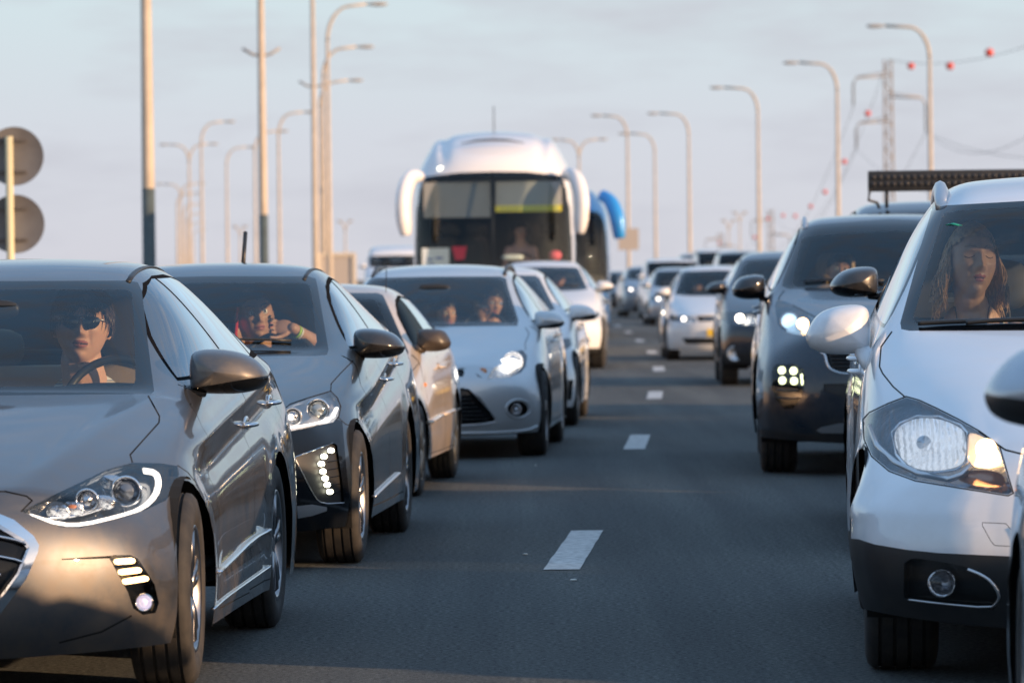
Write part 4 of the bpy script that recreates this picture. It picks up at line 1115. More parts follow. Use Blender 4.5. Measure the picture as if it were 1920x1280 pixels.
# ---------------------------------------------------------------- silver estate car
def build_focus():
    P=genP(1,wm=.905,wb=.80,yF=-.86,yc=-.45,zh0=.675,ycowl=.58,zcowl=.925,wcowl=.685,yhead=1.55,zhead=1.28,whead=.545,yroof=2.3,zroof=1.395,wroof=.52,yrend=3.5,zrend=1.35,ygl=3.75,zgl=1.0,ytail=3.85,zb=(.91,.99),zs=.18,wr=.305,base=2.65,hw=.72)
    B=Body(P,.249-.895,34.6,.054,3)
    PT=paint('silver_paint',(.56,.60,.63),.45,.32,.25,(.35,.29,.22))
    e=car_root(B,'estate_car','silver estate car with bright headlight and wide trapezoid grille, fourth in the left lane','car',G_L)
    std_arches(B)
    glasscuts(B,e,[(640,519),(938,518),(949,522),(953,540),(972,600),(970,611),(640,613)],[(650,524),(934,523),(944,528),(948,545),(966,600),(962,606),(650,608)],split=[2.0,2.9])
    doorlines(B)
    B.cut([(870,727),(880,729),(900,745),(929,783),(927,789),(900,793),(868,795),(700,797),(700,727)],'P','lowgr')
    B.cut([(700,692),(868,692),(871,698),(868,706),(700,707)],'P','upgr')
    B.cut([(891,699),(898,686),(921,670),(952,660),(980,656),(988,666),(986,686),(976,699),(952,708),(913,711),(896,706)],'P','lamp')
    B.cut([(971+19*math.cos(t*.4),766+14*math.sin(t*.4)) for t in range(16)],'P','fog')
    B.gapline([(986,656),(984,645),(992,625),(985,614)],'P',.005)
    B.gapline([(860,690),(891,692),(910,676)],'P',.006)
    L=B.bowl('lamp',BOWL,e,.04)
    leds(B,[(953,682)],.060,L[0],EMH2,.006,False,(1.3,.62)); leds(B,[(905,697)],.03,L[0],AMBD,.01,False)
    projector(B,L,962,678,.07,.01,CHR,BOWL)
    g=B.part('lowgr','grille',GLB,e,-.02,0,sides=False); bars(B,g[0],'grille_bar',.47,.27,7,.36,.52,.009,BLK,-.006)
    B.part('upgr','upper_grille',GLB,e,-.01,0,sides=False)
    B.strip('grille_trim',[(871,728),(881,729),(931,785),(925,793),(868,798),(800,799)],.008,SIL,g[0],.002,.5)
    f=B.bowl('fog',GLB,e,.03,'fog_lamp_housing',GL,'fog_lamp'); projector(B,f,968,767,.035,-.0,SIL,BOWL)
    B.strip('fog_ring',[(971+23*math.cos(t*.4),766+18*math.sin(t*.4)) for t in range(17)],.007,PT,e,.004,.6)
    B.strip('bumper_lip',[(800,812),(870,811),(940,810),(990,806),(1006,798)],.014,PT,e,.004,.8)
    pb=B.paintbody(PT,e); B.liner(e,.97,HEADL); under(B,e); wheels(B,e,.21,'split',5,ALU)
    handle(B,pb,1.7,.80,PT); handle(B,pb,2.6,.84,PT)
    for sg in (1,-1): mirror_pod(e,(sg*.87,.93,.965),(.22,.15,.135),PT,sg,GLB,-.6,(sg*.70,.9,.90),.1)
    interior(B,e,TRIM,2.05,3.0,.35,.43,.52)
    railsR(B,e,BLK,1.75,3.5,.50,.49,.035,.013)
    b=bmesh.new(); rbox(b,(0,1.28,1.2),(.24,.03,.08),3); mk('rear_view_mirror',b,BLK,e)
    return e,B
EMH2=mat('headlight_full',(1,1,1),.5,emit=(1,.9,.78),es=3.6)
estate,BF=build_focus()
# ---------------------------------------------------------------- white hatchback behind the estate, white suv before the coach
PW=paint('white_paint',(.76,.77,.78),.0,.35,.3,(.45,.36,.26))
P=genP(1,wm=.89,wb=.785,zh0=.69,ycowl=.6,zcowl=.97,wcowl=.68,yhead=1.6,zhead=1.30,whead=.50,yroof=2.2,zroof=1.39,wroof=.48,yrend=3.4,zrend=1.30,ygl=3.7,zgl=1.0,ytail=3.8,zb=(.94,.99),zs=.17,wr=.30)
basic_car('hatchback','white hatchback mostly hidden behind the silver estate, only its right edge showing','car',G_L,-.31,41.4,.045,PW,P,3,lampz=.68,lamp=(.46,.77,.14),lit=EMH2,lower=[(-.85,.40),(-.70,.40),(-.68,.27),(.68,.27),(.70,.40),(.85,.40),(.83,.23),(-.83,.23)],mirz=.965,handles=PW,plate=False)
P=genP(1,wm=.90,wb=.80,yF=-.86,yc=-.45,zh0=.86,ycowl=.6,zcowl=1.08,wcowl=.68,yhead=1.55,zhead=1.42,whead=.53,yroof=2.2,zroof=1.53,wroof=.50,yrend=3.4,zrend=1.46,ygl=3.7,zgl=1.08,ytail=3.8,zb=(1.06,1.12),zs=.24,wr=.34,fz=[.80,.72,.58,.44,.32,.22])
wsuv,BW6=basic_car('suv','white suv just in front of the coach with one lit headlight','car',G_L,.397,66.9,.03,PW,P,2,lampz=.72,lamp=(.44,.78,.13),lit=EMH2,black=.27,mirz=1.145,fog=(.64,.40,.05),rails=None)
# ---------------------------------------------------------------- white crossover, front right
def build_suv():
    P=genP(-1,wm=.89,wb=.81,yF=-.86,yc=-.42,zh0=.775,ycowl=.52,zcowl=1.075,wcowl=.735,yhead=1.45,zhead=1.525,whead=.585,yroof=2.2,zroof=1.645,wroof=.55,yrend=3.3,zrend=1.56,ygl=3.6,zgl=1.12,ytail=3.7,zb=(1.04,1.12),zs=.22,wr=.335,base=2.6,hw=.72,tin=.03,
      fy=[.04,.01,-.02,-.03,-.02,.05],fz=[.72,.65,.54,.42,.30,.17],fyc=[-.42,-.44,-.50,-.53,-.54,-.52,-.46],fp=3.6,crown=.03,bowh=-.36,cw=.012)
    def disp(c):
        # bumper corner facet
        if c.y<-.1 and abs(c.x)>.5:
            sg=1 if c.x>0 else -1
            d=c.z-.54; k=max(0,min(1,(-.12-c.y)/.2)); c.x+=sg*k*(.022*math.exp(-(d/.26)**2)+.008*math.exp(-(d/.035)**2))
        return c
    P['disp']=disp
    B=Body(P,1.111+.88,15.5,.064,3)
    PT=paint('pearl_white_paint',(.80,.82,.85),.05,.30,.4,(.40,.33,.25))
    e=car_root(B,'crossover','white crossover nearest the camera on the right with chipped white mirror and clear headlight','car',G_R)
    std_arches(B)
    glasscuts(B,e,[(1746,396),(1752,389),(1775,385),(2400,350),(2400,618),(1705,620),(1690,617),(1688,605)],[(1767,406),(1772,400),(1800,395),(2400,360),(2400,602),(1725,607),(1714,604),(1713,594)],split=[1.9,2.85],dlolow=.045,frame=GLB,front=GS)
    # unpainted lower bumper and side cladding
    pf=lambda c,f:c.y<.05
    B.cut([(1560,1006),(1609,1010),(1640,1020),(1700,1030),(1760,1036),(1844,1040),(1912,1043),(2400,1050),(2400,1300),(1500,1300)],'P','cladding',pred=pf)
    B.cut([(-.05,.05),(3.9,.05),(3.9,.30),(2.98,.32),(2.97,.50),(2.6,.735),(2.23,.5),(2.22,.33),(.40,.33),(.38,.52),(0.0,.735),(-.34,.50),(-.36,.42),(-.2,.40)],'S','cladding',pred=lambda c,f:True)
    B.cut([(1620,786),(1631,775),(1665,758),(1699,745),(1724,752),(1754,766),(1795,787),(1835,809),(1872,836),(1885,881),(1898,922),(1890,927),(1790,911),(1717,899),(1668,881),(1636,854),(1622,822)],'P','lamp')
    B.cut([(1695,1056),(1706,1048),(1717,1046),(1765,1053),(1808,1062),(1840,1073),(1858,1085),(1872,1100),(1876,1117),(1870,1132),(1862,1142),(1790,1136),(1704,1126),(1694,1118)],'P','fog',src='cladding')
    B.gapline([(1649,687),(1655,700),(1675,725),(1697,744)],'P',.005); B.gapline([(1649,687),(1652,650),(1672,622)],'P',.005)
    B.gapline([(1835,809),(1885,843),(1917,851),(2100,860)],'P',.006)
    for a,b_ in zip([(1842,979),(1886,981),(1896,993),(1905,1020),(1902,1024),(1865,1022),(1858,1014),(1842,985)],[(1886,981),(1896,993),(1905,1020),(1902,1024),(1865,1022),(1858,1014),(1842,985),(1842,979)]): B.gapline([a,b_],'P',.0022)
    lo=[(1618,786),(1630,773),(1665,756),(1699,743),(1724,750),(1754,764),(1796,785),(1837,808),(1874,835),(1887,880),(1900,924),(1890,929),(1790,913),(1716,901),(1667,883),(1634,855),(1620,823),(1618,786)]
    B.gapline(lo,'P',.0045)
    doorlines(B)
    L=B.bowl('lamp',mat('lamp_shell',(.42,.46,.52),.12,.6,bump=(9,.55,.05)),e,.05)
    vis=[l for l in L if l.data.vertices[0].co.x<0][0]; 
    FL=mat('fluted_bowl_glow',(.95,.95,.96),.14,.85,emit=(.85,.92,1),es=.22); FL.node_tree  # faint emission stands in for light caught by the reflector
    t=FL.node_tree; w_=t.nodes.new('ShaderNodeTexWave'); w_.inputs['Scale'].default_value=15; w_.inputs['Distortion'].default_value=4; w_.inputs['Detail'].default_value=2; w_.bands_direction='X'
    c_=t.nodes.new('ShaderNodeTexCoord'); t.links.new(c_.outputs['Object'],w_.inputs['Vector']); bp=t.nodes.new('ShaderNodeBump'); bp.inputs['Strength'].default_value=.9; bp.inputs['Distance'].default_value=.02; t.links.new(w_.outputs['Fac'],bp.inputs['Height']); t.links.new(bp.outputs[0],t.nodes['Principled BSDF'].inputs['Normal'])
    for sg in (1,-1):
        par=vis if sg>0 else [l for l in L if l!=vis][0]
        # fluted reflector dish, turn lamp block and bulb cap
        def dish(q,depth,nm,m,inset=.012):
            pp=[B.hit(*a) for a in chaikin([Vector((*z,0)) for z in q],2) for a in [(a[0],a[1])]]; pp=[p for p in pp if p]
            c=sum(pp,Vector())/len(pp); b=bmesh.new(); rings=[]
            for k in range(7):
                s_=1-k/7; d=depth*(1-s_*s_); rings.append([b.verts.new((sg*(c.x+(p.x-c.x)*s_),c.y+(p.y-c.y)*s_+inset+d,c.z+(p.z-c.z)*s_)) for p in pp])
            for i in range(6):
                for k in range(len(pp)): b.faces.new((rings[i][k],rings[i][(k+1)%len(pp)],rings[i+1][(k+1)%len(pp)],rings[i+1][k]))
            b.faces.new(rings[-1]); bmesh.ops.recalc_face_normals(b,faces=b.faces[:]); return mk(nm,b,m,par),c
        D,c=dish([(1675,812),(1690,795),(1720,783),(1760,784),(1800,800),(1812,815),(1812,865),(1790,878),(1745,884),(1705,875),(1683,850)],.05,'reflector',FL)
        D2,c2=dish([(1813,812),(1830,812),(1862,830),(1876,850),(1880,872),(1850,880),(1815,872)],.02,'turn_reflector',mat('turn_glow',(.9,.8,.7),.2,.6,emit=(1,.62,.32),es=.5 if sg>0 else .1))
        D3,c3=dish([(1790,888),(1830,880),(1880,884),(1888,912),(1850,914),(1800,904)],.015,'reflex',mat('lamp_amber_clear',(.55,.30,.2),.15,.6))
        rim=[B.hit(*a) for a in [(1672,812),(1688,793),(1720,780),(1762,781),(1802,797),(1815,812),(1815,868),(1792,881),(1745,887),(1703,878),(1680,852),(1672,812)]]
        b=bmesh.new(); tube(b,[(sg*q.x,q.y+.010,q.z) for q in rim],.0045,6); mk('lamp_ring',b,CHR,par)
        rim=[B.hit(*a) for a in [(1632,800),(1645,836),(1680,868),(1722,888),(1780,899),(1805,890),(1822,874)]]
        b=bmesh.new(); tube(b,[(sg*q.x,q.y+.012,q.z) for q in rim],.010,8); mk('lamp_trim',b,SIL,par)
        p=B.hit(1849,842); b=bmesh.new(); rbox(b,(p.x*sg,p.y+.012,p.z),(.066,.02,.066),2.2,10); mk('lamp_core',b,EMO if sg>0 else AMB,par)
        p=B.hit(1733,831); b=bmesh.new(); lathe(b,[(0,.024),(-.01,.022),(-.014,.012),(-.03,.010),(-.034,0)],20,'Y',(0,0,0),False); mk('bulb_cap',b,SIL,par,loc=(p.x*sg,p.y+.05,p.z))
    B.islands('cladding','cladding',BLK,e)
    f=B.bowl('fog',BLK,e,.05,'fog_lamp_housing',GL,'fog_lamp')
    fv=f[0] if f[0].data.vertices[0].co.x<0 else f[-1]
    p=B.hit(1767,1093)
    for sg in (1,-1):
        b=bmesh.new(); lathe(b,[(.01,.046),(-.014,.042),(-.01,.036),(.012,.02),(.02,0)],26,'Y',(0,0,0),False); mk('lamp_core',b,BOWL,fv,loc=(p.x*sg,p.y+.018,p.z))
        b=bmesh.new(); lathe(b,[(-.012,.0),(-.010,.02),(-.0,.036)],24,'Y',(0,0,0),False); mk('lamp_glass',b,GL,fv,loc=(p.x*sg,p.y+.008,p.z))
    B.strip('fog_trim',[(1704,1124),(1760,1131),(1858,1140),(1871,1128),(1875,1114),(1860,1090),(1840,1076),(1815,1066)],.008,SIL,e,-.002,.5,dens=4)
    g=front_face(B,e,'grille',[(-.36,.70),(.36,.70),(.34,.58),(-.34,.58)],GLB); bars(B,g[0],'grille_bar',.69,.59,3,.34,.33,.008,CHR)
    front_face(B,e,'air_intake',[(-.34,.40),(.34,.40),(.30,.24),(-.30,.24)],BLK)
    b=bmesh.new(); box(b,(0,-.93,.48),(.50,.012,.11),None,.004); mk('number_plate',b,PLT,e)
    pb=B.paintbody(PT,e); B.liner(e,1.12,mat('pale_lining',(.50,.46,.38),.8)); under(B,e); wheels(B,e,.235,'split',5,ALU)
    handle(B,pb,1.55,.93,PT); handle(B,pb,2.45,.96,PT)
    for sg in (1,-1):
        mp=mirror_pod(e,(sg*.930,.90,1.088),(.222,.15,.172),PT,sg,PT,-.42,None,.06,taper=.30)
        b=bmesh.new(); tube(b,[(sg*.80,.84,.95),(sg*.835,.87,.99),(sg*.86,.89,1.03)],[.045,.038,.03],10,True,.8); mk('mirror_arm',b,PT,e)
    for sg in (1,-1):
        b=bmesh.new(); q=[]
        for k in range(14):
            t=k/13; y=1.62+1.65*t; p,n,i,_=B.bvh.ray_cast(Vector((sg*(.553-.02*t),y,3)),Vector((0,0,-1)))
            if p is None: continue
            q.append(p+Vector((0,0,.028*min(1,9*t,9*(1-t))-.012)))
        tube(b,q,[.024]+[.027]*(len(q)-2)+[.024],10,True,1.5,up=(0,0,1)); mk('roof_rail',b,SIL,e)
    interior(B,e,TRIM,1.95,2.9,.36,.52,.60)
    # wiper arms parked along the base of the windscreen
    for pts in ([(1722,612),(1800,608),(1850,607)],[(1812,611),(1870,606),(1960,604),(2100,602)]):
        B.strip('wiper',pts,.010,BLK,e,.012,.8,both=False)
    b=bmesh.new(); p=B.hit(1787,420); 
    for k in range(1):
        tube(b,[B.hit(1775,420,-.004),B.hit(1787,418,-.004),B.hit(1800,421,-.004)],[.011,.016,.011],8,True,.25,up=(0,0,1))
    mk('sticker',b,mat('green_sticker',(.02,.35,.22),.6),e)
    for k,(a,b_) in enumerate([((1520,612),(1533,617)),((1545,601),(1550,603)),((1560,616),(1568,618))]): pass
    return e,B
EMO=mat('turn_bulb',(1,.8,.5),.5,emit=(1,.62,.28),es=6)
cross,BX=build_suv()
# ---------------------------------------------------------------- dark blue-grey suv in the right lane
def build_sportage():
    P=genP(-1,wm=.94,wb=.845,yF=-.88,yc=-.42,zh0=.97,ycowl=.52,zcowl=1.165,wcowl=.745,yhead=1.45,zhead=1.595,whead=.62,yroof=2.2,zroof=1.70,wroof=.585,yrend=3.3,zrend=1.60,ygl=3.6,zgl=1.18,ytail=3.7,zb=(1.13,1.20),zs=.24,wr=.36,base=2.67,hw=.77,tin=.03,
      fy=[.02,-.0,-.03,-.04,-.02,.05],fz=[.92,.82,.66,.48,.34,.20],fyc=[-.42,-.44,-.50,-.53,-.54,-.52,-.46],fp=3.8,crown=.025,bowh=-.34,cw=.015)
    B=Body(P,1.58+.93,31.1,.045,3)
    PT=paint('slate_paint',(.012,.022,.038),.35,.27,.45,(.2,.16,.12))
    e=car_root(B,'suv','dark slate suv with four-dot square fog lights, behind the white crossover','car',G_R)
    std_arches(B)
    glasscuts(B,e,[(1502,430),(1508,426),(1540,420),(1693,408),(2100,385),(2100,545),(1610,546),(1480,542),(1466,536),(1468,525)],[(1503,450),(1509,445),(1560,440),(1690,432),(2100,410),(2100,540),(1610,541),(1494,538),(1487,532),(1490,515)],split=[1.95,2.95],front=GS)
    pf=lambda c,f:c.y<.1
    B.cut([(1380,800),(1446,806),(1480,812),(1530,814),(1600,812),(2100,812),(2100,900),(1380,900)],'P','cladding',pred=pf)
    B.cut([(-.05,.05),(3.9,.05),(3.9,.33),(3.1,.36),(3.05,.55),(2.67,.80),(2.28,.52),(2.25,.38),(.42,.38),(.40,.52),(0,.80),(-.36,.52),(-.38,.4)],'S','cladding',pred=lambda c,f:True)
    B.cut([(1453,573),(1455,565),(1460,562),(1475,566),(1485,571),(1514,590),(1533,610),(1530,622),(1504,629),(1480,624),(1466,618),(1458,608)],'P','lamp')
    B.cut([(1447,697),(1450,687),(1456,683),(1489,682),(1506,692),(1512,712),(1508,730),(1502,745),(1487,766),(1470,766),(1456,750),(1447,726)],'P','fog')
    B.cut([(1540,660),(1549,664),(1551,682),(1560,694),(1584,702),(1800,704),(1800,658)],'P','grille',pred=pf)
    B.cut([(1544,720),(1575,719),(1800,719),(1800,745),(1580,745),(1546,733)],'P','intake',pred=pf)
    B.cut([(1531,806),(1540,800),(1574,793),(1800,790),(1800,806),(1600,812),(1540,811)],'P','skid',pred=pf)
    B.gapline([(1460,562),(1462,556),(1470,545)],'P',.006); B.gapline([(1485,571),(1510,585),(1540,600),(1700,606)],'P',.006)
    doorlines(B)
    L=B.bowl('lamp',BOWL,e,.04); projector(B,L,1480,602,.055,.0,CHR,mat('projector_lit',(.3,.5,.6),.1,.2,emit=(.55,.8,1),es=1.2)); projector(B,L,1505,607,.042,.0,CHR,BOWL,EMO)
    f=B.bowl('fog',GLB,e,.03,'fog_lamp_housing',GL,'fog_lamp')
    fv=f[0] if f[0].data.vertices[0].co.x<0 else f[-1]
    leds(B,[(1466,694),(1488,695),(1467,713),(1489,714)],  .024,fv,EMG,-.004,True); leds(B,[(1504,716),(1503,706)],.014,fv,EMG,-.004,True,(.5,1.4))
    for y in (733,747): B.strip('fog_bar',[(1458,y-2),(1480,y),(1498,y-1)],.012,BLK,fv,.0,.5)
    g=B.part('grille','grille',GLB,e,-.02,0,sides=False); bars(B,g[0],'grille_bar',.80,.68,5,.48,.45,.008,BLK,.0)
    B.strip('grille_trim',[(1540,661),(1548,664),(1551,682),(1560,694),(1584,701),(1700,703)],.011,CHR,g[0],.002,.6)
    B.part('intake','air_intake',BLK,e,-.01,0,sides=False); B.part('skid','skid_plate',SIL,e,.004,0,sides=False); B.islands('cladding','cladding',BLK,e)
    pb=B.paintbody(PT,e); B.liner(e,1.2,HEADL); under(B,e); wheels(B,e,.24,'split',5,ALU)
    handle(B,pb,1.6,1.02,PT); handle(B,pb,2.5,1.05,PT); railsR(B,e,SIL,1.65,3.3,.575,.56,.035,.018)
    for sg in (1,-1):
        mirror_pod(e,(sg*.965,.90,1.197),(.225,.17,.165),PM2,sg,GLB,-.30,(sg*.79,.9,1.12),.06,taper=.25)
    interior(B,e,TAN,1.95,2.95,.36,.62,.60)
    wiper(B,e,-.6,.5)
    return e,B
PM2=paint('piano_black',(.01,.011,.014),.1,.12,.1)
EMG=mat('ice_cube_led',(1,1,.9),.4,emit=(.95,1,.55),es=2.0)
slate,BK=build_sportage()
# ---------------------------------------------------------------- others in the right lane
PK=paint('black_car_paint',(.02,.022,.026),.4,.25,.3)
P=genP(-1,wm=.87,wb=.78,zb=(.93,1.0),base=2.6)
basic_car('hatchback','dark car hidden behind the white crossover, only its glossy black mirror showing','car',G_R,2.50,22.3,.04,PK,P,2,lit=EMH2,mir=(.23,.17,.15),mirz=1.238-.0,lamp=(.42,.72,.12))
P=genP(-1,wm=.87,wb=.78,yF=-.84,zh0=.86,ycowl=.5,zcowl=1.12,wcowl=.72,yhead=1.35,zhead=1.46,whead=.56,yroof=2.1,zroof=1.57,wroof=.53,yrend=3.1,zrend=1.5,ygl=3.4,zgl=1.1,ytail=3.5,zb=(1.08,1.15),zs=.26,wr=.33,base=2.5,fz=[.80,.72,.58,.44,.34,.24])
dark5,BD=basic_car('suv','small dark suv with both beams lit, between the slate suv and the white hatchback','car',G_R,2.405+.865,55.7,.02,paint('dark_blue_paint',(.018,.028,.045),.5,.3,.3),P,2,lampz=.78,lamp=(.44,.80,.15),lit=EMH,black=.36,fog=(.70,.375,.075),mirz=1.13,mm=PM2)
P=genP(-1,wm=.86,wb=.77,yF=-.82,zh0=.70,ycowl=.55,zcowl=.965,wcowl=.70,yhead=1.4,zhead=1.345,whead=.56,yroof=2.1,zroof=1.44,wroof=.53,yrend=3.1,zrend=1.37,ygl=3.4,zgl=1.0,ytail=3.5,zb=(.93,.99),zs=.17,wr=.30,base=2.45)
wh,BH=basic_car('hatchback','white hatchback with yellow number plate and slim black grille','car',G_R,2.315+.86,72.7,.005,PW,P,3,lampz=.625,lamp=(.40,.74,.11),lit=EMH2,grille=[(-.40,.665),(.40,.665),(.37,.585),(-.37,.585)],lower=[(-.62,.34),(.62,.34),(.56,.25),(-.56,.25)],mirz=1.03)
# jeep with a light bar on the roof
P=genP(-1,wm=.90,wb=.84,yF=-.8,yc=-.5,zh0=1.05,ycowl=.45,zcowl=1.22,wcowl=.74,yhead=.95,zhead=1.72,whead=.69,yroof=1.6,zroof=1.87,wroof=.68,yrend=3.3,zrend=1.84,ygl=3.5,zgl=1.2,ytail=3.6,zb=(1.18,1.2),zs=.4,wr=.38,base=2.6,fz=[1.0,.9,.8,.66,.54,.42])
jeep,BJ=basic_car('off_roader','tall dark off-roader with a long light bar over its roof, behind the slate suv','car',G_R,3.40,37.2,.03,PK,P,2,lampz=.9,lamp=(.5,.72,.2),lit=EMH2,black=None)
b=bmesh.new(); box(b,(.13,1.05,2.01),(1.42,.09,.165),None,.012); lb=mk('light_bar',b,BLK,jeep); sharp(lb)
b=bmesh.new()
for k in range(26):
    for j in (0,1): rbox(b,(-.54+k*.0535,1.0,1.985+j*.055),(.042,.012,.042),2.4,5)
mk('light_bar_lamps',b,mat('bar_lamp',(.03,.03,.033),.3,.2),lb)
for sx in (-.51,.73):
    b=bmesh.new(); tube(b,[(sx,1.07,1.96),(sx-.06,1.0,1.93),(sx-.07,.98,1.86),(sx,1.05,1.84),(sx+.02,1.1,1.80)],.012,8); tube(b,[(sx+.08,1.08,1.95),(sx+.08,1.12,1.80)],.014,8); mk('bar_bracket',b,BLK,lb)
# nearest silver car: only its mirror reaches into the picture
P=genP(-1,wm=.885,wb=.785,zb=(.93,.99),base=2.65)
basic_car('car','silver car nearest the camera at the right edge, only its blurred mirror in view','car',G_R,1.985,8.95,.045,paint('light_silver_paint',(.45,.5,.56),.6,.3,.2),P,2,lit=None,mir=(.31,.19,.20),mirz=1.05,mlow=BLK)
# ---------------------------------------------------------------- lamp posts
GALV=mat('galvanised_pole',(.52,.44,.35),.6,noise_=(2,.5,(.33,.28,.22)))
PDK=mat('pole_base_paint',(.085,.115,.12),.7,noise_=(5,.5,(.05,.06,.06)))
LAMPH=mat('lamp_head',(.34,.32,.30),.6)
def lamp_post(x,y,arms=(1,),h=11.9,r0=.115,dark=2.85,ln=1.55,label='',group='street lamps along the left of the road',bracket=None,lean=0):
    e=empty('street_lamp',(x,y,0)); tag(e,label,'street lamp',group)
    b=bmesh.new(); top=h-1.4 
    tube(b,[(0,0,dark),(0,0,dark+.01),(0,0,top)],[r0*.93,r0*.93,r0*.55],14); mk('pole',b,GALV,e)
    b=bmesh.new(); tube(b,[(0,0,0),(0,0,.4),(0,0,.42),(0,0,dark)],[r0*1.25,r0*1.2,r0,r0*.95],14); mk('pole_base',b,PDK,e)
    for a in arms:
        b=bmesh.new(); q=[(0,0,top-.02)]+[(a*(.9-.9*math.cos(t)),0,top+1.35*math.sin(t)) for t in [math.pi/2*k/8 for k in range(1,9)]]+[(a*ln,0,h+.02)]
        tube(b,q,[r0*.55]*5+[r0*.45]*(len(q)-5),10); am=mk('arm',b,GALV,e)
        b=bmesh.new(); rbox(b,(a*(ln+.38),0,h+.01),(.85,.26,.17),2.6,8,None,lambda q_,a=a:Vector((q_.x,q_.y,q_.z*(1-.5*max(0,-a*q_.x)/.42)))); mk('lamp_head',b,LAMPH,am)
    if bracket:
        b=bmesh.new(); tube(b,[(-.45,0,bracket+.18),(-.2,0,bracket+.03),(0,0,bracket),(.2,0,bracket+.03),(.45,0,bracket+.18)],.035,6); mk('flag_bracket',b,LAMPH,e)
    return e
def X_at(px,y,py=500): return at(px,py,y).x
LP=[(280,81,'with wide dark painted foot, leftmost tall post behind the sedan roof'),(495,115,'with dark painted foot rising behind the second car'),(592,150,'just left of the thick pair nearest the coach'),(619,186,'tall with curved arm reaching the top edge left of the coach')]
for i,(px,y,lb) in enumerate(LP):
    lamp_post(X_at(px,y),y,(1,),dark=2.85 if i<2 else .4,label='lamp post '+lb,bracket={1:5.35+1.3,2:7.3}.get(i))
for px,y,h,lb in ((610,220,11.9,'behind the thick pair, second arm below the top edge'),(603,257,11.9,'behind the thick pair, third and lowest arm there'),(525,296,11.6,'far slim one with arm pointing at the thick pair'),(480,330,11.5,'far slim one close behind the dark-footed post'),(427,372,11.6,'far slim one left of the dark-footed post')):
    lamp_post(X_at(px,y),y,(1,),h,.13,.4,1.55,'lamp post, '+lb)
lamp_post(X_at(380,321),321,(1,),11.9,.13,.4,1.5,'lamp post, single arm crossing the double one, between two dark-footed posts')
lamp_post(X_at(357,373),373,(1,-1),11.9,.14,.4,1.5,'two-armed lamp post, taller of two left of centre','two-armed lamps on the left')
lamp_post(X_at(341,480),480,(1,-1),11,.15,.4,1.7,'two-armed lamp post, lower and farther of the two at left','two-armed lamps on the left')
for k,(px,y) in enumerate(((334,560),(346,640),(352,730),(358,840),(363,960))):
    lamp_post(X_at(px,y),y,(1,),11.5,.2,2.8,1.9,'faint lamp post in the hazy bunch at far left, '+('first','second','third','fourth','last')[k]+' from the left','hazy far lamps at left')
for px,y,h in ((451,640,8.5),(648,620,8.8)): lamp_post(X_at(px,y),y,(1,-1),h,.16,2.8,.3,'small faint lamp with short twin head, '+('left of the thick posts' if px<500 else 'right of the thick posts'),'small faint lamps')
RP=[(1747,207,'nearest, tallest on the right over the white crossover'),(1573,242,'second tallest, left of the lattice mast'),(1424,273,'third from the right edge'),(1294,315,'fourth from the right edge'),(1230,359,'lower one right of the pale square sign')]
for px,y,lb in RP: lamp_post(X_at(px,y),y,(-1,),11.9,.14,.4,1.9,'lamp post with arm to the left, '+lb,'street lamps along the right of the road')
lamp_post(X_at(1179,318),318,(-1,),11.9,.14,.4,1.6,'lamp post rising behind the pale square sign','street lamps along the right of the road')
lamp_post(X_at(1088,366),366,(1,-1),11.7,.14,.4,1.4,'two-armed lamp post just right of the white coach','street lamps along the right of the road')
for px,y,h in ((1367,620,8.3),(1388,620,9.3)): lamp_post(X_at(px,y),y,(1,-1),h,.14,.4,.25,'small faint lamp near the third post from the right, '+('lower one' if px<1380 else 'taller one'),'small faint lamps')
# pale square sign seen from behind
def sq_sign(px,y,z0,z1,w,label):
    x=X_at(px,y); e=empty('road_sign',(x,y,0)); tag(e,label,'road sign')
    b=bmesh.new(); box(b,(0,0,(z0+z1)/2),(w,.03,z1-z0),None,.01); mk('sign_plate',b,mat('sign_back',(.40,.37,.35),.6),e,False)
    b=bmesh.new(); tube(b,[(0,.08,0),(0,.08,z1)],.06,10); tube(b,[(0,.08,z1-.2),(-w*.4,.03,z1-.2),(w*.4,.03,z1-.2)],.02,6); mk('post',b,GALV,e)
sq_sign(1179,300,2.9,4.25,1.28,'pale square sign seen from behind on a post right of the blue coach')
# two round signs seen from behind
e=empty('road_sign',(at(20,400,49.0).x,49.0,0)); tag(e,'pair of round signs on one post at left edge, grey backs towards us','road sign')
SGB=mat('sign_grey',(.17,.165,.165),.55,noise_=(4,.6,(.11,.10,.10)))
pz=[at(27,293,49).z,at(27,420,49).z]
b=bmesh.new(); tube(b,[(0,-.07,0),(0,-.07,pz[0]+.20)],.040,14); mk('post',b,mat('post_paint',(.62,.56,.36),.5),e)
for z in pz:
    b=bmesh.new(); lathe(b,[(-.012,0),(-.012,.288),(-.018,.298),(.006,.300),(.006,0)],48,'Y',(.045,0,z),False); pl=mk('sign_plate',b,SGB,e); sharp(pl)
    b=bmesh.new()
    for dz in (.16,-.16): box(b,(.0,-.03,z+dz),(.34,.02,.028)); lathe(b,[(-.05,0),(-.05,.02),(0,.02)],8,'Y',(.07,-.03,z+dz),False)
    mk('clamp',b,mat('clamp_steel',(.10,.09,.085),.6),pl,False)
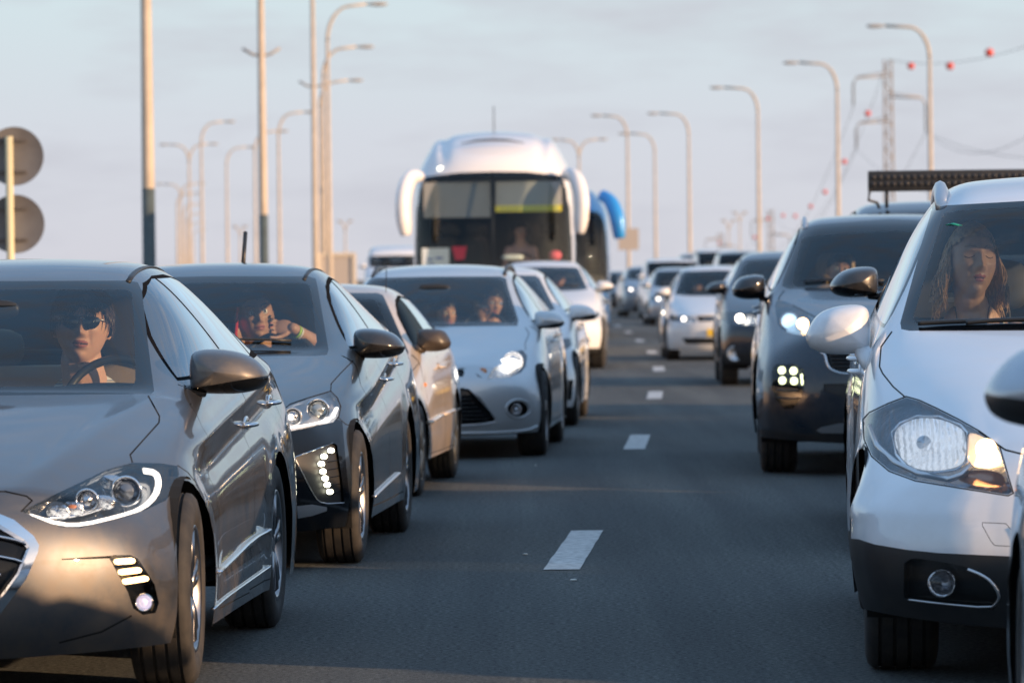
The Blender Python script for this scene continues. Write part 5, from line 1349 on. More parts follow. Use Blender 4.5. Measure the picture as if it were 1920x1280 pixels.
# lattice mast with hanging insulators
LAT=mat('lattice_steel',(.36,.33,.31),.7); INS=mat('insulator',(.14,.14,.15),.5)
def mast(px,y,top,w,arms,label,detail=True):
    x=at(px,510,y).x; e=empty('lattice_mast',(x,y,0)); tag(e,label,'pylon','power line masts')
    b=bmesh.new(); r=w*.075
    for sx in (-1,1):
        for sy in (-1,1): tube(b,[(sx*w*.55,sy*w*.55,0),(sx*w*.42,sy*w*.42,top)],r,5)
    n=int(top/(w*.9))
    for k in range(n):
        z0,z1=top*k/n,top*(k+1)/n; s0=w*(.55-.13*k/n); s1=w*(.55-.13*(k+1)/n); q=1 if k%2 else -1
        for sy in (-1,1): tube(b,[(-q*s0,sy*s0,z0),(q*s1,sy*s1,z1)],r*.7,4)
        tube(b,[(s0,-q*s0,z0),(s1,q*s1,z1)],r*.7,4); tube(b,[(-s0,-s0,z0),(s0,-s0,z0)],r*.6,4)
    mk('tower',b,LAT,e)
    tips=[]
    for sg,z,ln,dz in arms:
        b=bmesh.new(); tube(b,[(0,0,z),(sg*ln*.9,0,z-.12*abs(ln)*.3),(sg*ln,0,z-.6)],r*1.3,6); tube(b,[(0,0,z+.35),(sg*ln*.9,0,z-.05)],r*.9,5); am=mk('cross_arm',b,LAT,e)
        b=bmesh.new(); zz=z-.6; m=10
        tube(b,[(sg*ln,0,zz),(sg*ln,0,zz-dz)],[.05]*2,6)
        for k in range(m): lathe(b,[(-.04,.05),(0,.17),(.04,.05)],8,'Z',(sg*ln,0,zz-.1-(dz-.2)*k/m),False)
        mk('insulator',b,INS,am); tips.append(Vector((x+sg*ln,y,zz-dz)))
    return e,Vector((x,y,top)),tips
MY=400
ma,mt,tips=mast(1669,MY,at(1665,112,MY).z,.75,[(-1,at(1665,143,MY).z,2.9,1.9),(1,at(1665,182,MY).z,3.1,2.4),(-1,at(1665,228,MY).z,2.7,1.7)],'tall lattice mast with one-sided arms, left of the nearest right lamp post')
mb,mt2,tips2=mast(1446,800,at(1446,393,800).z,.95,[(-1,at(1446,412,800).z,3.2,2.5),(1,at(1446,440,800).z,3.2,2)],'smaller lattice mast low behind the dark suv roofs')
mc_,mt3,tips3=mast(1352,1250,at(1352,436,1250).z,1.4,[(-1,at(1352,448,1250).z,4,2),(1,at(1352,460,1250).z,4,2)],'faint tiny lattice mast right of the fourth lamp post')
WIRE=mat('wire',(.13,.13,.14),.6); BALL=mat('marker_ball_red',(.62,.09,.07),.6)
def wire(label,a,b_,sag,r=.02):
    b=bmesh.new(); q=[]
    for k in range(33):
        t=k/32; p=a.lerp(b_,t); p.z-=sag*4*t*(1-t); q.append(p)
    tube(b,q,r,4); o=mk('power_line',b,WIRE,None); tag(o,label,'power line','overhead power lines'); return q
near=[Vector((60,150,40)),Vector((70,165,31)),Vector((66,160,24))]
q=wire('thin top wire carrying red balls from the tall mast to the right edge',mt,at(2300,-120,250),2.5,.02)
wire('wire sagging from the tall mast right arm up to the right edge',tips[1],at(2250,-140,210),5)
wire('wire sagging from the lowest left arm of the tall mast to the right edge',tips[2],at(2250,20,230),6)
wire('lower wire crossing behind the tall mast to the right edge',tips[1],at(2300,210,300),2.5)
for i,(t,u) in enumerate(((tips[0],tips2[0]),(tips[2],tips2[0]),(tips[1],tips2[1]))): wire(('wire from top left arm','wire from lower left arm','wire from right arm')[i]+' of the tall mast down to the smaller mast',t,u,6)
wire('top wire from the tall mast down to the smaller mast with red balls',mt,mt2,8)
wire('faint wire between the two far masts',mt2,mt3,6)
for i,(px,py,y,r,lb) in enumerate(((1855,99,330,.30,'nearest the right edge, largest'),(1781,124,360,.30,'second from the right edge'),(1708,124,385,.29,'between lattice mast and tallest lamp post'),(1627,213,430,.28,'just left of the lattice mast'),(1583,303,500,.28,'beside the second lamp post from right'),(1547,360,560,.28,'below and left of the second lamp post'),(1520,387,620,.28,'upper of the close group over the slate suv'),(1491,405,690,.28,'middle of the row over the slate suv'),(1468,404,740,.28,'next left of the middle ball over the slate suv'),(1440,410,795,.28,'beside the smaller mast top'),(1415,445,830,.28,'lowest, left of the smaller mast'),(1349,455,1200,.3,'faint tiny one beside the farthest mast'))):
    b=bmesh.new(); bmesh.ops.create_uvsphere(b,u_segments=16,v_segments=10,radius=r); o=mk('marker_ball',b,BALL,None,loc=at(px,py,y)); tag(o,'red marker ball on the wire, '+lb,'marker ball','red balls on the power line')
# pale wall and box truck beyond the left cars
e=empty('noise_barrier',(0,0,0)); tag(e,'long beige slatted wall along the left verge, seen through the sedan windows','barrier')
SL=mat('barrier_slats',(.42,.33,.25),.8)
b=bmesh.new(); 
pts=[(lane(y)-9.5,y) for y in range(18,150,4)]
for (x0,y0),(x1,y1) in zip(pts,pts[1:]):
    d=Vector((x1-x0,y1-y0,0)); c=Vector(((x0+x1)/2,(y0+y1)/2,0)); a=-math.atan2(d.x,d.y)
    for k in range(9): box(b,(c.x,c.y,.12+k*.125),(.08,d.length,.112),Matrix.Rotation(a,3,'Z').to_euler())
mk('slats',b,SL,e,False)
for (x0,y0) in pts:
    b=bmesh.new(); box(b,(x0,y0,.62),(.16,.16,1.24)); mk('post',b,CONC,e,False)
def shed(px0,px1,y,z1,label,name='container',cat='container',m=None):
    x0,x1=X_at(px0,y),X_at(px1,y); e=empty(name,((x0+x1)/2,y,0)); tag(e,label,cat); w=x1-x0
    b=bmesh.new(); box(b,(0,2.5,z1/2),(w-.14,5,z1-.1)); mk('wall',b,m or mat('pale_panel',(.42,.38,.35),.7),e,False)
    b=bmesh.new()
    for sx in (-1,1): box(b,(sx*w/2,0,z1/2),(.16,.16,z1))
    box(b,(0,0,z1-.06),(w,.12,.14)); mk('frame',b,mat('pale_frame',(.62,.55,.45),.6),e,False)
shed(600,664,200,at(640,474,200).z,'pale boxy site container low behind the second and third cars')

rnd=random.Random(9)
for k,(px,py,w_) in enumerate(((985,1040,.022),(1075,1088,.03),(703,868,.016),(1005,873,.014))):
    r_=ray(px,py); t=-H/r_.z; b=bmesh.new(); rbox(b,(0,0,.004),(w_,w_*1.6,.008),3,5,None,lambda q:q+Vector((rnd.uniform(-.002,.002),rnd.uniform(-.003,.003),0)))
    o=mk('paper_scrap',b,mat('scrap',(.6,.58,.52),.8),None,loc=(r_.x*t,t,0)); tag(o,'tiny pale scrap lying on the asphalt, '+('just left of the nearest lane dash','just below the nearest lane dash','beside the beige hatchback','mid-road right of the estate')[k],'litter','scraps on the asphalt')
# ---------------------------------------------------------------- coaches
def busP(w=1.30,zt=3.68,zb=2.95,ln=12.0,wr=.5):
    st=[(.30,zt-.52,zt-.58,.5,zb-.12,w-.16,-.34,'h',w-.05),
        (.75,zt-.20,zt-.28,.5,zb-.03,w-.08,-.20,'h',w),
        (1.4,zt-.04,zt-.14,.5,zb,w-.05,-.10,'h',w),
        (2.4,zt,zt-.10,.5,zb,w-.05,0,'h',w),(4.6,zt-.08,zt-.2,.5,zb,w-.05,0,'h',w),(7,zt-.2,zt-.27,.5,zb,w-.05,0,'h',w),
        (ln-1.2,zt-.2,zt-.27,.5,zb,w-.05,0,'h',w),(ln,zt-.35,zt-.4,.5,zb-.05,w-.1,.2,'h',w-.05)]
    rows=[(.05,.5),(.2,.85),(.45,1),(.65,1.0),(.85,1.0),(1.0,.93)]
    return dict(vis=1,wm=w,track=w-.03,wr=wr,ycowl=.0,zcowl=1.3,wcab=w-.1,yfr=-.3,yrr=ln,zpar=1,flare=0,st=st,rows=rows,zs=(lambda y:.32),arch=[(2.6,wr,wr*1.12),(8.9,wr,wr*1.12)],
      fy=[0,-.10,-.20,-.30,-.34,-.33,-.26],fz=[0,zb-.2,2.35,1.65,1.15,.75,.33],fyc=[.30,.26,.22,.16,.12,.12,.16],fp=3,
      ry=[0]+[ln+.2]*6,ryc=[ln]*7,rz=[0,2.7,2.3,1.7,1.2,.8,.35],zb0=lambda y:1.6,
      cr=[('row',6,0,7,.6),('stn',7,0,5,.4),('row',0,1,7,.2)])
def coach(name,label,X,Y,sl,PT,P,ws,blind=True):
    def disp(c):
        if c.z>P['st'][0][4]:   # roof fairing with two shoulders
            k=max(0,min(1,(c.z-2.95)/.3)); a=abs(c.x)
            c.z+=k*(-.035*math.exp(-((a-.78)/.09)**2)+.03*math.exp(-((a-.95)/.08)**2))*max(0,min(1,(3.5-c.y)/1))
        return c
    P['disp']=disp
    B=Body(P,X,Y,sl,3); e=car_root(B,name,label,'coach','coaches in the left lane')
    std_arches(B)
    pf=lambda c,f:c.y<.28
    B.cut(ws[0],'F','frit',pred=pf); B.cut(ws[1],'F','ws',pred=pf,src='frit')
    w=P['wm']
    B.cut([(.55,1.45),(11.4,1.55),(11.4,2.62),(.75,2.66)],'S','band',pred=lambda c,f:True)
    B.part('frit','windscreen_surround',FRT,e,.01,.02,sides=False); B.part('ws','windscreen',GW,e,sides=False); B.part('band','side_window',GP,e)
    simple_lamps(B,e,.72,.70,1.10,.2,lit=EMH)
    front_face(B,e,'grille',[(-.5,.78),(.5,.78),(.45,.62),(-.45,.62)],BLK)
    B.paintbody(PT,e)
    b=bmesh.new(); box(b,(0,6,.5),(2*w-.2,11.2,.1)); box(b,(0,.55,1.05),(2*w-.25,.8,.5),None,.08); box(b,(0,7,1.0),(2*w-.3,9,.08)); box(b,(0,11.5,1.8),(2*w-.2,.05,1.6)); mk('cabin_floor',b,TRIM,e)
    for s_ in (1,-1):
        for y in (2.6,8.9): wheel(e,s_*(w-.18),y,P['wr'],.28,'wide',8,SIL)
    for r in range(5):
        for x in (-.85,-.38,.38,.85): seat(e,x,2.3+r*.95,1.35,TRIM,.42,.62,.2)
    seat(e,.45,1.25,1.15,TRIM,.48,.62,.15); steering(e,.45,.62,1.48,.23,.7)
    b=bmesh.new(); tube(b,[(0,-.16,1.36),(0,-.17,2.0),(0,-.06,2.86)],.022,8); mk('windscreen_pillar',b,DRK,e)
    return e,B
def horn(e,pts,rs,m,fl=.55):
    b=bmesh.new(); pts=[tuple(p) for p in chaikin([Vector(p) for p in pts],2,False)]
    n=len(pts); rr=[]
    for i in range(n):
        t=i/(n-1)*(len(rs)-1); k=min(int(t),len(rs)-2); rr.append(lerp(rs[k],rs[k+1],t-k))
    tube(b,pts,rr,14,True,fl,up=(0,1,0)); bmesh.ops.recalc_face_normals(b,faces=b.faces[:]); mk('door_mirror',b,m,e)
PWB=paint('coach_white',(.82,.81,.81),0,.3,.05,(.6,.55,.48))
WS=[[(x*1.06,z) for x,z in q_] for q_ in [[(-1.2,1.25),(1.2,1.25),(1.2,2.62),(1.15,2.80),(1.0,2.89),(.5,2.945),(0,2.955),(-.5,2.945),(-1.0,2.89),(-1.15,2.80),(-1.2,2.62)],
    [(-1.14,1.32),(1.14,1.32),(1.14,2.60),(1.09,2.74),(.96,2.82),(.5,2.87),(0,2.88),(-.5,2.87),(-.96,2.82),(-1.09,2.74),(-1.14,2.60)]]]
bus,BBUS=coach('coach','tall white coach with horn-shaped white mirrors standing over the queue',-.28,76.2,.018,PWB,busP(),WS)
for sg in (1,-1):
    horn(bus,[(sg*1.12,.12,2.90),(sg*1.30,-.12,2.90),(sg*1.40,-.3,2.62),(sg*1.41,-.32,2.3),(sg*1.37,-.32,1.96)],[.06,.11,.145,.15,.14,.08],PWB,.8)
    p,n,i,_=BBUS.bvh.ray_cast(Vector((sg*.83,-3,3.02)),Vector((0,1,0)))
    if p: b=bmesh.new(); rbox(b,p,(.09,.04,.07),2.2,8); mk('marker_lamp',b,mat('marker',(1,1,.9),.3,emit=(1,.95,.75),es=2.5),bus)
def panel(name,m,par,x0,x1,z0,z1,y,th=.01,bev=0):
    b=bmesh.new(); box(b,((x0+x1)/2,y,(z0+z1)/2),(x1-x0,th,z1-z0),None,bev); return mk(name,b,m,par,False)
panel('sun_blind',mat('blind_grey',(.26,.28,.29),.8),bus,-1.10,-.04,2.24,2.80,.10)
panel('sun_blind',mat('blind_light',(.36,.38,.38),.8),bus,.05,1.10,2.42,2.80,.10)
bn=panel('banner',mat('banner_yellow',(.75,.68,.08),.6),bus,.04,1.09,2.32,2.42,.08)
b=bmesh.new(); rnd=random.Random(4)
for k in range(17):
    x=.14+k*.055; h=.03+.025*rnd.random(); box(b,(x,.072,2.37),(.012,.004,h)); box(b,(x+.012,.072,2.37+h*.4*(1 if k%2 else -1)),(.03,.004,.010))
mk('banner_lettering',b,mat('banner_teal',(.12,.35,.33),.7),bn,False)
pp=panel('paper_notice',mat('paper',(.66,.74,.78),.7),bus,-1.13,-.70,1.42,1.76,-.02)
b=bmesh.new(); 
for (x,z,w_) in ((-1.0,1.58,.08),(-.86,1.60,.12),(-.98,1.50,.1),(-.82,1.48,.06)): box(b,(x,-.027,z),(w_,.003,.035))
mk('notice_print',b,mat('print_blue',(.10,.18,.42),.6),pp,False)
b=bmesh.new(); vs_=[b.verts.new(p) for p in ((-.66,.0,1.78),(-.42,.0,1.78),(-.46,.0,1.58),(-.60,.0,1.56))]; b.faces.new(vs_); r=bmesh.ops.extrude_face_region(b,geom=b.faces[:]); bmesh.ops.translate(b,vec=(0,.01,0),verts=[g for g in r['geom'] if isinstance(g,bmesh.types.BMVert)]); mk('pennant',b,mat('pennant_red',(.55,.02,.05),.6),bus,False)
b=bmesh.new(); rbox(b,(.30,.25,1.60),(.35,.12,.09),3); mk('dash_sign',b,mat('white_plastic',(.6,.65,.63),.5),bus)
b=bmesh.new(); rbox(b,(.98,.1,1.62),(.2,.16,.16),2.3); mk('pink_bag',b,mat('pink',(.7,.10,.16),.6),bus)
for (x0,z0) in ((-.95,1.95),(-.55,1.95)): pass
b=bmesh.new(); tube(b,[(0,1.6,3.55),(0,1.6,4.05)],.008,6); mk('antenna',b,DRK,bus)
b=bmesh.new(); tube(b,[(-.5,.42,3.42),(-.25,.30,3.46),(0,.27,3.47),(.25,.30,3.46),(.5,.42,3.42)],[.012,.03,.035,.03,.012],8,True,.6); mk('roof_vent',b,BLK,bus)
PBB=paint('coach_blue',(.02,.13,.38),.2,.3,.1)
bus2,BB2=coach('coach','dark blue coach with bright blue mirror, half hidden behind the white coach',.84,99.0,.008,PBB,busP(1.22,3.25,2.65,12,.5),[[(a,b_-.3) for a,b_ in WS[0]],[(a,b_-.3) for a,b_ in WS[1]]])
PBL=paint('mirror_blue',(.03,.30,.75),.1,.3,.05)
for sg in (1,-1): horn(bus2,[(sg*1.05,.1,2.95),(sg*1.22,-.1,2.85),(sg*1.34,-.3,2.55),(sg*1.38,-.32,2.25),(sg*1.40,-.32,2.05)],[.12,.13,.16,.16,.14,.11],PBL,.8)
# ---------------------------------------------------------------- far traffic
FARP=dict(vis=-1,wm=.86,wb=.77,zb=(.93,.99))
def far(name,label,X,Y,sl,pt,hz=1.45,w=.86,z0=.70,cow=.95,lampz=.66,tall=False,zh=None,lit=EMH2,grp='distant traffic ahead in the right lanes',rails=None,cat='car'):
    k=hz/1.45
    P=genP(-1,wm=w,wb=w-.09,yF=-.84,zh0=z0*k if not tall else z0,ycowl=.5,zcowl=cow*k if not tall else cow,wcowl=w-.17,yhead=1.35 if not tall else .95,zhead=1.35*k if not tall else (zh or hz-.12),whead=w-.30 if not tall else w-.18,yroof=2.1,zroof=hz,wroof=w-.33 if not tall else w-.2,yrend=3.3,zrend=hz-.07,ygl=3.6,zgl=cow*k+.04 if not tall else cow+.1,ytail=3.7,zb=(cow*k-.02,cow*k+.04) if not tall else (cow-.03,cow+.03),zs=.2,wr=.31)
    return basic_car(name,label,cat,grp,X,Y,sl,pt,P,2,lampz=lampz*k if not tall else lampz,lit=lit,lamp=(.42,w-.12,.14),rails=rails,plate=False,intr=True,wheelst=('wide',6))
PG=paint('mid_grey_paint',(.20,.23,.27),.5,.3,.2); PSI=paint('far_silver_paint',(.45,.48,.52),.5,.3,.2); PKB=paint('far_dark_paint',(.025,.035,.05),.4,.3,.2)
far('car','small dark car farthest ahead beside the blue coach with one bright beam',3.75,168,-.035,PKB,1.47,.84)
far('suv','grey suv with bright beams left of the white van, far ahead',4.30,150,-.03,PG,1.60,.86,.82,1.05,.78,cat='car')
far('van','white panel van far ahead, left of the white hatchback',4.78,141,-.02,PW,1.80,.93,.95,1.22,.62,True,cat='van')
far('hatchback','silver hatchback far ahead overlapping the white van',4.35,124,-.02,PSI,1.50,.84)
far('van','pale van roof showing over the white hatchback, leftmost of three',7.45,186,-.05,PSI,2.15,.95,1.0,1.35,.7,True,cat='van')
VAN=far('van','white van roof with side rails over the white hatchback',7.35,167,-.04,PW,2.2,.95,1.0,1.40,.7,True,rails=BLK,cat='van')
far('suv','dark blue roof showing between white van and small dark suv',7.4,152,-.03,PKB,2.05,.92,1.0,1.30,.7,True,cat='car')
far('van','white van with dark windscreen left of the white coach',-3.35,140,-.02,PW,2.28,.98,1.1,1.62,.7,True,1.96,lit=None,grp='distant traffic left of the coach',cat='van')
# copies of built cars added in the lane outside the picture to shade the road
def copy_tree(o,parent=None):
    c=o.copy(); COL.objects.link(c)
    if parent: c.parent=parent
    for ch in o.children: copy_tree(ch,c)
    return c
for i in range(8):
    y=6.9+4.78*i; src=VAN[0] if i>2 else (slate,cross,cross)[i]; c=copy_tree(src); c.location=(lane(y)+6.1,y,0); c['group']='cars added outside the picture to shade the road'
    c['label']=('white van' if i>2 else 'white crossover' if i else 'dark slate suv')+' added in the far right lane outside the picture to shade the road, '+('first','second','third','fourth','fifth','sixth','seventh','eighth')[i]+' from the camera'
# ---------------------------------------------------------------- people
def g2(x,z,cx,cz,sx,sz): return math.exp(-((x-cx)/sx)**2-((z-cz)/sz)**2)
def headpt(d,female=False,mouth=0.0,eyes=True):
    """d unit direction -> point on an average head; the face looks towards -y, chin at -z"""
    x,y,z=d; rx,ry,rz=(.079,.096,.119) if not female else (.071,.092,.115)
    X,Y,Z=x*rx,y*ry,z*rz
    if Z<0:
        t=min(1,-Z/rz); k=1-(.30 if female else .23)*t**1.5; X*=k
        if Y>0: Y*=1-.35*t
        else: Y*=1-.06*t
    if Z>.03: X*=1-.05*((Z-.03)/.09)
    if Y<0:
        f=min(1,-Y/.05)*(1 if Y<-.01 else 0)
        if Y<-.02:
            Y=Y*.94
            a=0
            a+=.016*g2(X,Z,0,-.004,.0085,.026)*(1 if Z>-.03 else math.exp(-((Z+.03)/.006)**2))     # ridge of the nose
            a+=.019*g2(X,Z,0,-.027,.011,.0115)
            for s in (-1,1):
                a+=.009*g2(X,Z,s*.0135,-.031,.007,.008)
                a+=.0065*g2(X,Z,s*.028,.027,.020,.0085)     # brow
                a-=.0125*g2(X,Z,s*.030,.008,.0155,.0115)    # socket
                a+=.0065*g2(X,Z,s*.031,.007,.0115,.0065)    # lids
                a+=.0055*g2(X,Z,s*.046,-.020,.018,.016)     # cheek
                a-=.0048*g2(X,Z,s*(.024+.15*(-.03-Z)),-.045,.006,.020)  # fold beside the mouth
                a-=.002*g2(X,Z,s*.030,-.0075,.013,.003)
            a+=.0075*g2(X,Z,0,-.0535,.020,.0055)+.0085*g2(X,Z,0,-.0655,.017,.0062)-.0065*g2(X,Z,0,-.0595,.022,.0025)
            a-=.004*g2(X,Z,0,-.077,.016,.006)+.0*mouth
            a+=.010*g2(X,Z,0,-.096,.019,.015)
            a+=.004*g2(X,Z,0,.06,.04,.03)
            Y-=a*f
    return Vector((X,Y,Z))
def head_bm(b,M,female=False,n=90):
    r=bmesh.ops.create_uvsphere(b,u_segments=n,v_segments=int(n*.75),radius=1)
    for v in r['verts']: v.co=M@headpt(v.co.normalized(),female)
    for s in (-1,1):
        q=bmesh.ops.create_uvsphere(b,u_segments=14,v_segments=10,radius=1)
        for v in q['verts']:
            x,y,z=v.co; v.co=M@Vector((s*(.077+.008*x*s*s)+s*.010*max(0,y),.012+.017*y,-.008+.030*z-.004*y))
def remesh(b,voxel,smooth=2):
    me=bpy.data.meshes.new('tmp'); b.to_mesh(me); b.free(); o=bpy.data.objects.new('tmp',me); COL.objects.link(o)
    m=o.modifiers.new('r','REMESH'); m.mode='VOXEL'; m.voxel_size=voxel
    if smooth: s=o.modifiers.new('s','SMOOTH'); s.factor=.5; s.iterations=smooth
    dg=bpy.context.evaluated_depsgraph_get(); dg.update(); m2=bpy.data.meshes.new_from_object(o.evaluated_get(dg))
    bpy.data.objects.remove(o); bpy.data.meshes.remove(me); return m2
def limb(b,pts,rs,n=12):
    tube(b,pts,rs,n)
    for p,r in zip(pts,rs):
        q=bmesh.ops.create_uvsphere(b,u_segments=12,v_segments=8,radius=r*.995)
        for v in q['verts']: v.co+=Vector(p)
def hand(b,M,curl=.7,spread=.1,s=1.0,thumb=.6,sg=1):
    """palm in the x-z plane of M, fingers towards +z, palm facing -y, thumb on the sg side"""
    q=bmesh.ops.create_uvsphere(b,u_segments=14,v_segments=10,radius=1)
    for v in q['verts']: v.co=M@Vector((v.co.x*.043*s,v.co.y*.016*s,.045*s+v.co.z*.052*s))
    for i,(x,l) in enumerate(((-.031,.062),(-.0105,.072),(.0105,.077),(.031,.070))):
        x*=-sg; p=Vector((x*s,0,.085*s)); a=0; pts=[p]; c=curl*(1+.12*(3-i))
        for k,f in enumerate((.46,.31,.23)):
            a+=c*(.8 if k==0 else 1.0); d=Vector((math.sin(spread*x/.03)*(1 if k==0 else .4),-math.sin(a),math.cos(a))).normalized(); p=p+d*l*f*s*1.05; pts.append(p)
        limb(b,[M@t for t in pts],[.0092*s,.0085*s,.0078*s,.0066*s],10)
    p=Vector((sg*.034*s,-.006*s,.028*s)); pts=[p]
    for k,(dx,dz) in enumerate(((.62,.75),(.45,.85),(.15,.95))): p=p+Vector((sg*dx,-thumb*(.5+.4*k),dz)).normalized()*(.034-.004*k)*s; pts.append(p)
    limb(b,[M@t for t in pts],[.0125*s,.0105*s,.0098*s,.008*s],10)
def skinmat(name,col):
    m=mat(name,col,.48,spec=.4,noise_=(26,.25,(col[0]*.8,col[1]*.62,col[2]*.55)),bump=(320,.15,.001)); m.node_tree.nodes['Principled BSDF'].inputs['Subsurface Weight'].default_value=.12
    m.node_tree.nodes['Principled BSDF'].inputs['Subsurface Radius'].default_value=(.012,.005,.003); m.node_tree.nodes['Principled BSDF'].inputs['Subsurface Scale'].default_value=.3
    return m
SKL=skinmat('skin_light',(.58,.33,.23)); SKT=skinmat('skin_tan',(.42,.24,.16)); LIP=mat('lips',(.38,.13,.11),.4); LID=mat('eyelid_line',(.05,.03,.025),.7)
HBR=mat('hair_brown',(.075,.042,.025),.45,noise_=(60,.6,(.03,.02,.012))); HDK=mat('hair_dark',(.018,.013,.011),.4); HBL=mat('hair_light_brown',(.44,.28,.15),.45,noise_=(60,.6,(.10,.055,.03))); HGR=mat('hair_cropped',(.07,.06,.055),.8)
EYW=mat('eye_white',(.7,.68,.65),.15,coat=1); EYD=mat('iris',(.04,.025,.015),.1,coat=1)
def person(B,label,hc,yaw=0,pitch=0,roll=0,skin=SKL,hair='short',hm=HBR,shirt=None,female=False,vox=.0045,arms=None,glasses=None,group=None,eyes=True,hs=1.0,sleeve=.55,straps=False,extra=None,lean=0):
    """hc head centre in car space"""
    hc=Vector(hc); Mh=Matrix.Translation(hc)@Matrix.Rotation(yaw,4,'Z')@Matrix.Rotation(pitch,4,'X')@Matrix.Rotation(roll,4,'Y')@Matrix.Scale(hs,4)
    nb=hc+Vector((lean,.045,-.178*hs+(.035 if female else 0))); sh=.19 if not female else .16
    b=bmesh.new(); head_bm(b,Mh,female,90 if vox<.006 else 48)
    limb(b,[Mh@Vector((0,.025,-.05)),Mh@Vector((0,.03,-.10)),nb+Vector((0,.0,.02)),nb+Vector((0,.01,-.06))],[.052*hs,.062*hs if not female else .047*hs,.068*hs if not female else .052*hs,.08])
    def torso(b,k=0.0):
        for (dz,w,d) in ((-.045,.12,.075),(-.09,.185,.10),(-.16,.195,.115),(-.28,.18,.12),(-.42,.165,.125)):
            q=bmesh.ops.create_uvsphere(b,u_segments=20,v_segments=12,radius=1)
            for v in q['verts']: v.co=nb+Vector((v.co.x*(w*(1 if not female else .88)+k),.035+v.co.y*(d+k),dz+v.co.z*(.085+k)))
        for s in (-1,1):
            q=bmesh.ops.create_uvsphere(b,u_segments=16,v_segments=10,radius=.058+k)
            for v in q['verts']: v.co+=nb+Vector((s*sh,.03,-.095))
    torso(b)
    aa=arms or {}
    chains=[]
    for s in (-1,1):
        S0=nb+Vector((s*(sh+.01),.03,-.10))
        if s in aa: el,wr=Vector(aa[s][0]),Vector(aa[s][1])
        else: el=S0+Vector((s*.05,-.10,-.25)); wr=el+Vector((-s*.04,-.24,-.02))
        chains.append((s,S0,el,wr)); limb(b,[S0,S0.lerp(el,.5),el,el.lerp(wr,.4),wr],[.052,.046,.040,.038,.027])
        if s in aa: hand(b,aa[s][2],*aa[s][3])
        else: hand(b,Matrix.Translation(wr)@Matrix.Rotation(1.2,4,'X'),.8,.05,1,.5,-s)
    me=remesh(b,vox,1 if vox<.006 else 1)
    me.materials.append(skin); me.materials.append(LIP); me.materials.append(LID)
    Mi=Mh.inverted()
    for p in me.polygons:
        p.use_smooth=True; c=Mi@p.center
        if c.y<-.07:
            if g2(c.x,c.z,0,-.0595,.024,.0115)>.36: p.material_index=1
            if abs(c.z+.0592)<.0018 and abs(c.x)<.022: p.material_index=2
    o=bpy.data.objects.new('person',me); COL.objects.link(o); o.matrix_world=B.M; tag(o,label,'person',group)
    for x_,m_ in ((1,0),(-1,0)):
        if eyes is True:
            bb=bmesh.new(); bmesh.ops.create_uvsphere(bb,u_segments=16,v_segments=12,radius=.0125*hs); 
            for v in bb.verts: v.co.y*=.55
            p=Mh@Vector((x_*.0305,-.0785,.0075)); 
            for v in bb.verts: v.co=Mh.to_3x3()@v.co/hs+p
            for f in bb.faces:
                pass
            me2=bpy.data.meshes.new('eye'); 
            for f in bb.faces:
                c=Mi@f.calc_center_median(); f.smooth=True
                f.material_index=1 if math.hypot(c.x-x_*.0305,c.z-.0075)<.0056 else 0
            bb.to_mesh(me2); bb.free(); me2.materials.append(EYW); me2.materials.append(EYD); ob=bpy.data.objects.new('eye',me2); link(ob,o)
        bb=bmesh.new(); q=[Mh@(headpt(Vector((x_*(.16+.42*t),-.84+.22*t,.245+.05*math.sin(t*2.6))).normalized(),female)+Vector((0,-.003,0))) for t in [k/6 for k in range(7)]]
        tube(bb,q,[.0018,.003,.0034,.0034,.003,.0024,.0012],6); mk('eyebrow',bb,hm,o)
        if eyes=='closed':
            bb=bmesh.new(); q=[Mh@(headpt(Vector((x_*(.22+.36*t),-.86+.16*t,.055-.045*math.sin(t*3.14))).normalized(),female)+Vector((0,-.0015,0))) for t in [k/8 for k in range(9)]]
            tube(bb,q,.0013,5); mk('eyelash',bb,LID,o)
    rnd=random.Random(int(abs(hc.x*1000)+abs(hc.z*977)))
    if hair:
        bb=bmesh.new(); r=bmesh.ops.create_uvsphere(bb,u_segments=64,v_segments=48,radius=1)
        def mask(d):
            line={'short':.42,'fringe':.30,'crop':.50,'wavy':.52,'pulled':.42}[hair]
            if hair=='fringe': line=.34-.10*max(0,-d.x*2)
            fr=d.y<-.12
            if fr: return d.z-(line+.02*math.sin(d.x*40)-.55*max(0,abs(d.x)-.52))
            return d.z-(-.35 if hair in('wavy','pulled') else -.28)-(.25 if -.12<d.y<.15 and hair!='wavy' else 0)*0
        kill=[]
        for v in bb.verts:
            d=v.co.normalized(); m=mask(d); off={'short':.010,'fringe':.014,'crop':.0015,'wavy':.009,'pulled':.008}[hair]
            n_=noise.noise(Vector((d.x*9,d.y*9,d.z*3)))*.004+noise.noise(d*26)*.002
            v.co=Mh@(headpt(d,female)+d*(off*min(1,max(0,m)*8+.15)+(n_ if hair!='crop' else 0)))
            if m<0: kill.append(v)
        bmesh.ops.delete(bb,geom=kill,context='VERTS')
        hob=mk('hair',bb,hm,o)
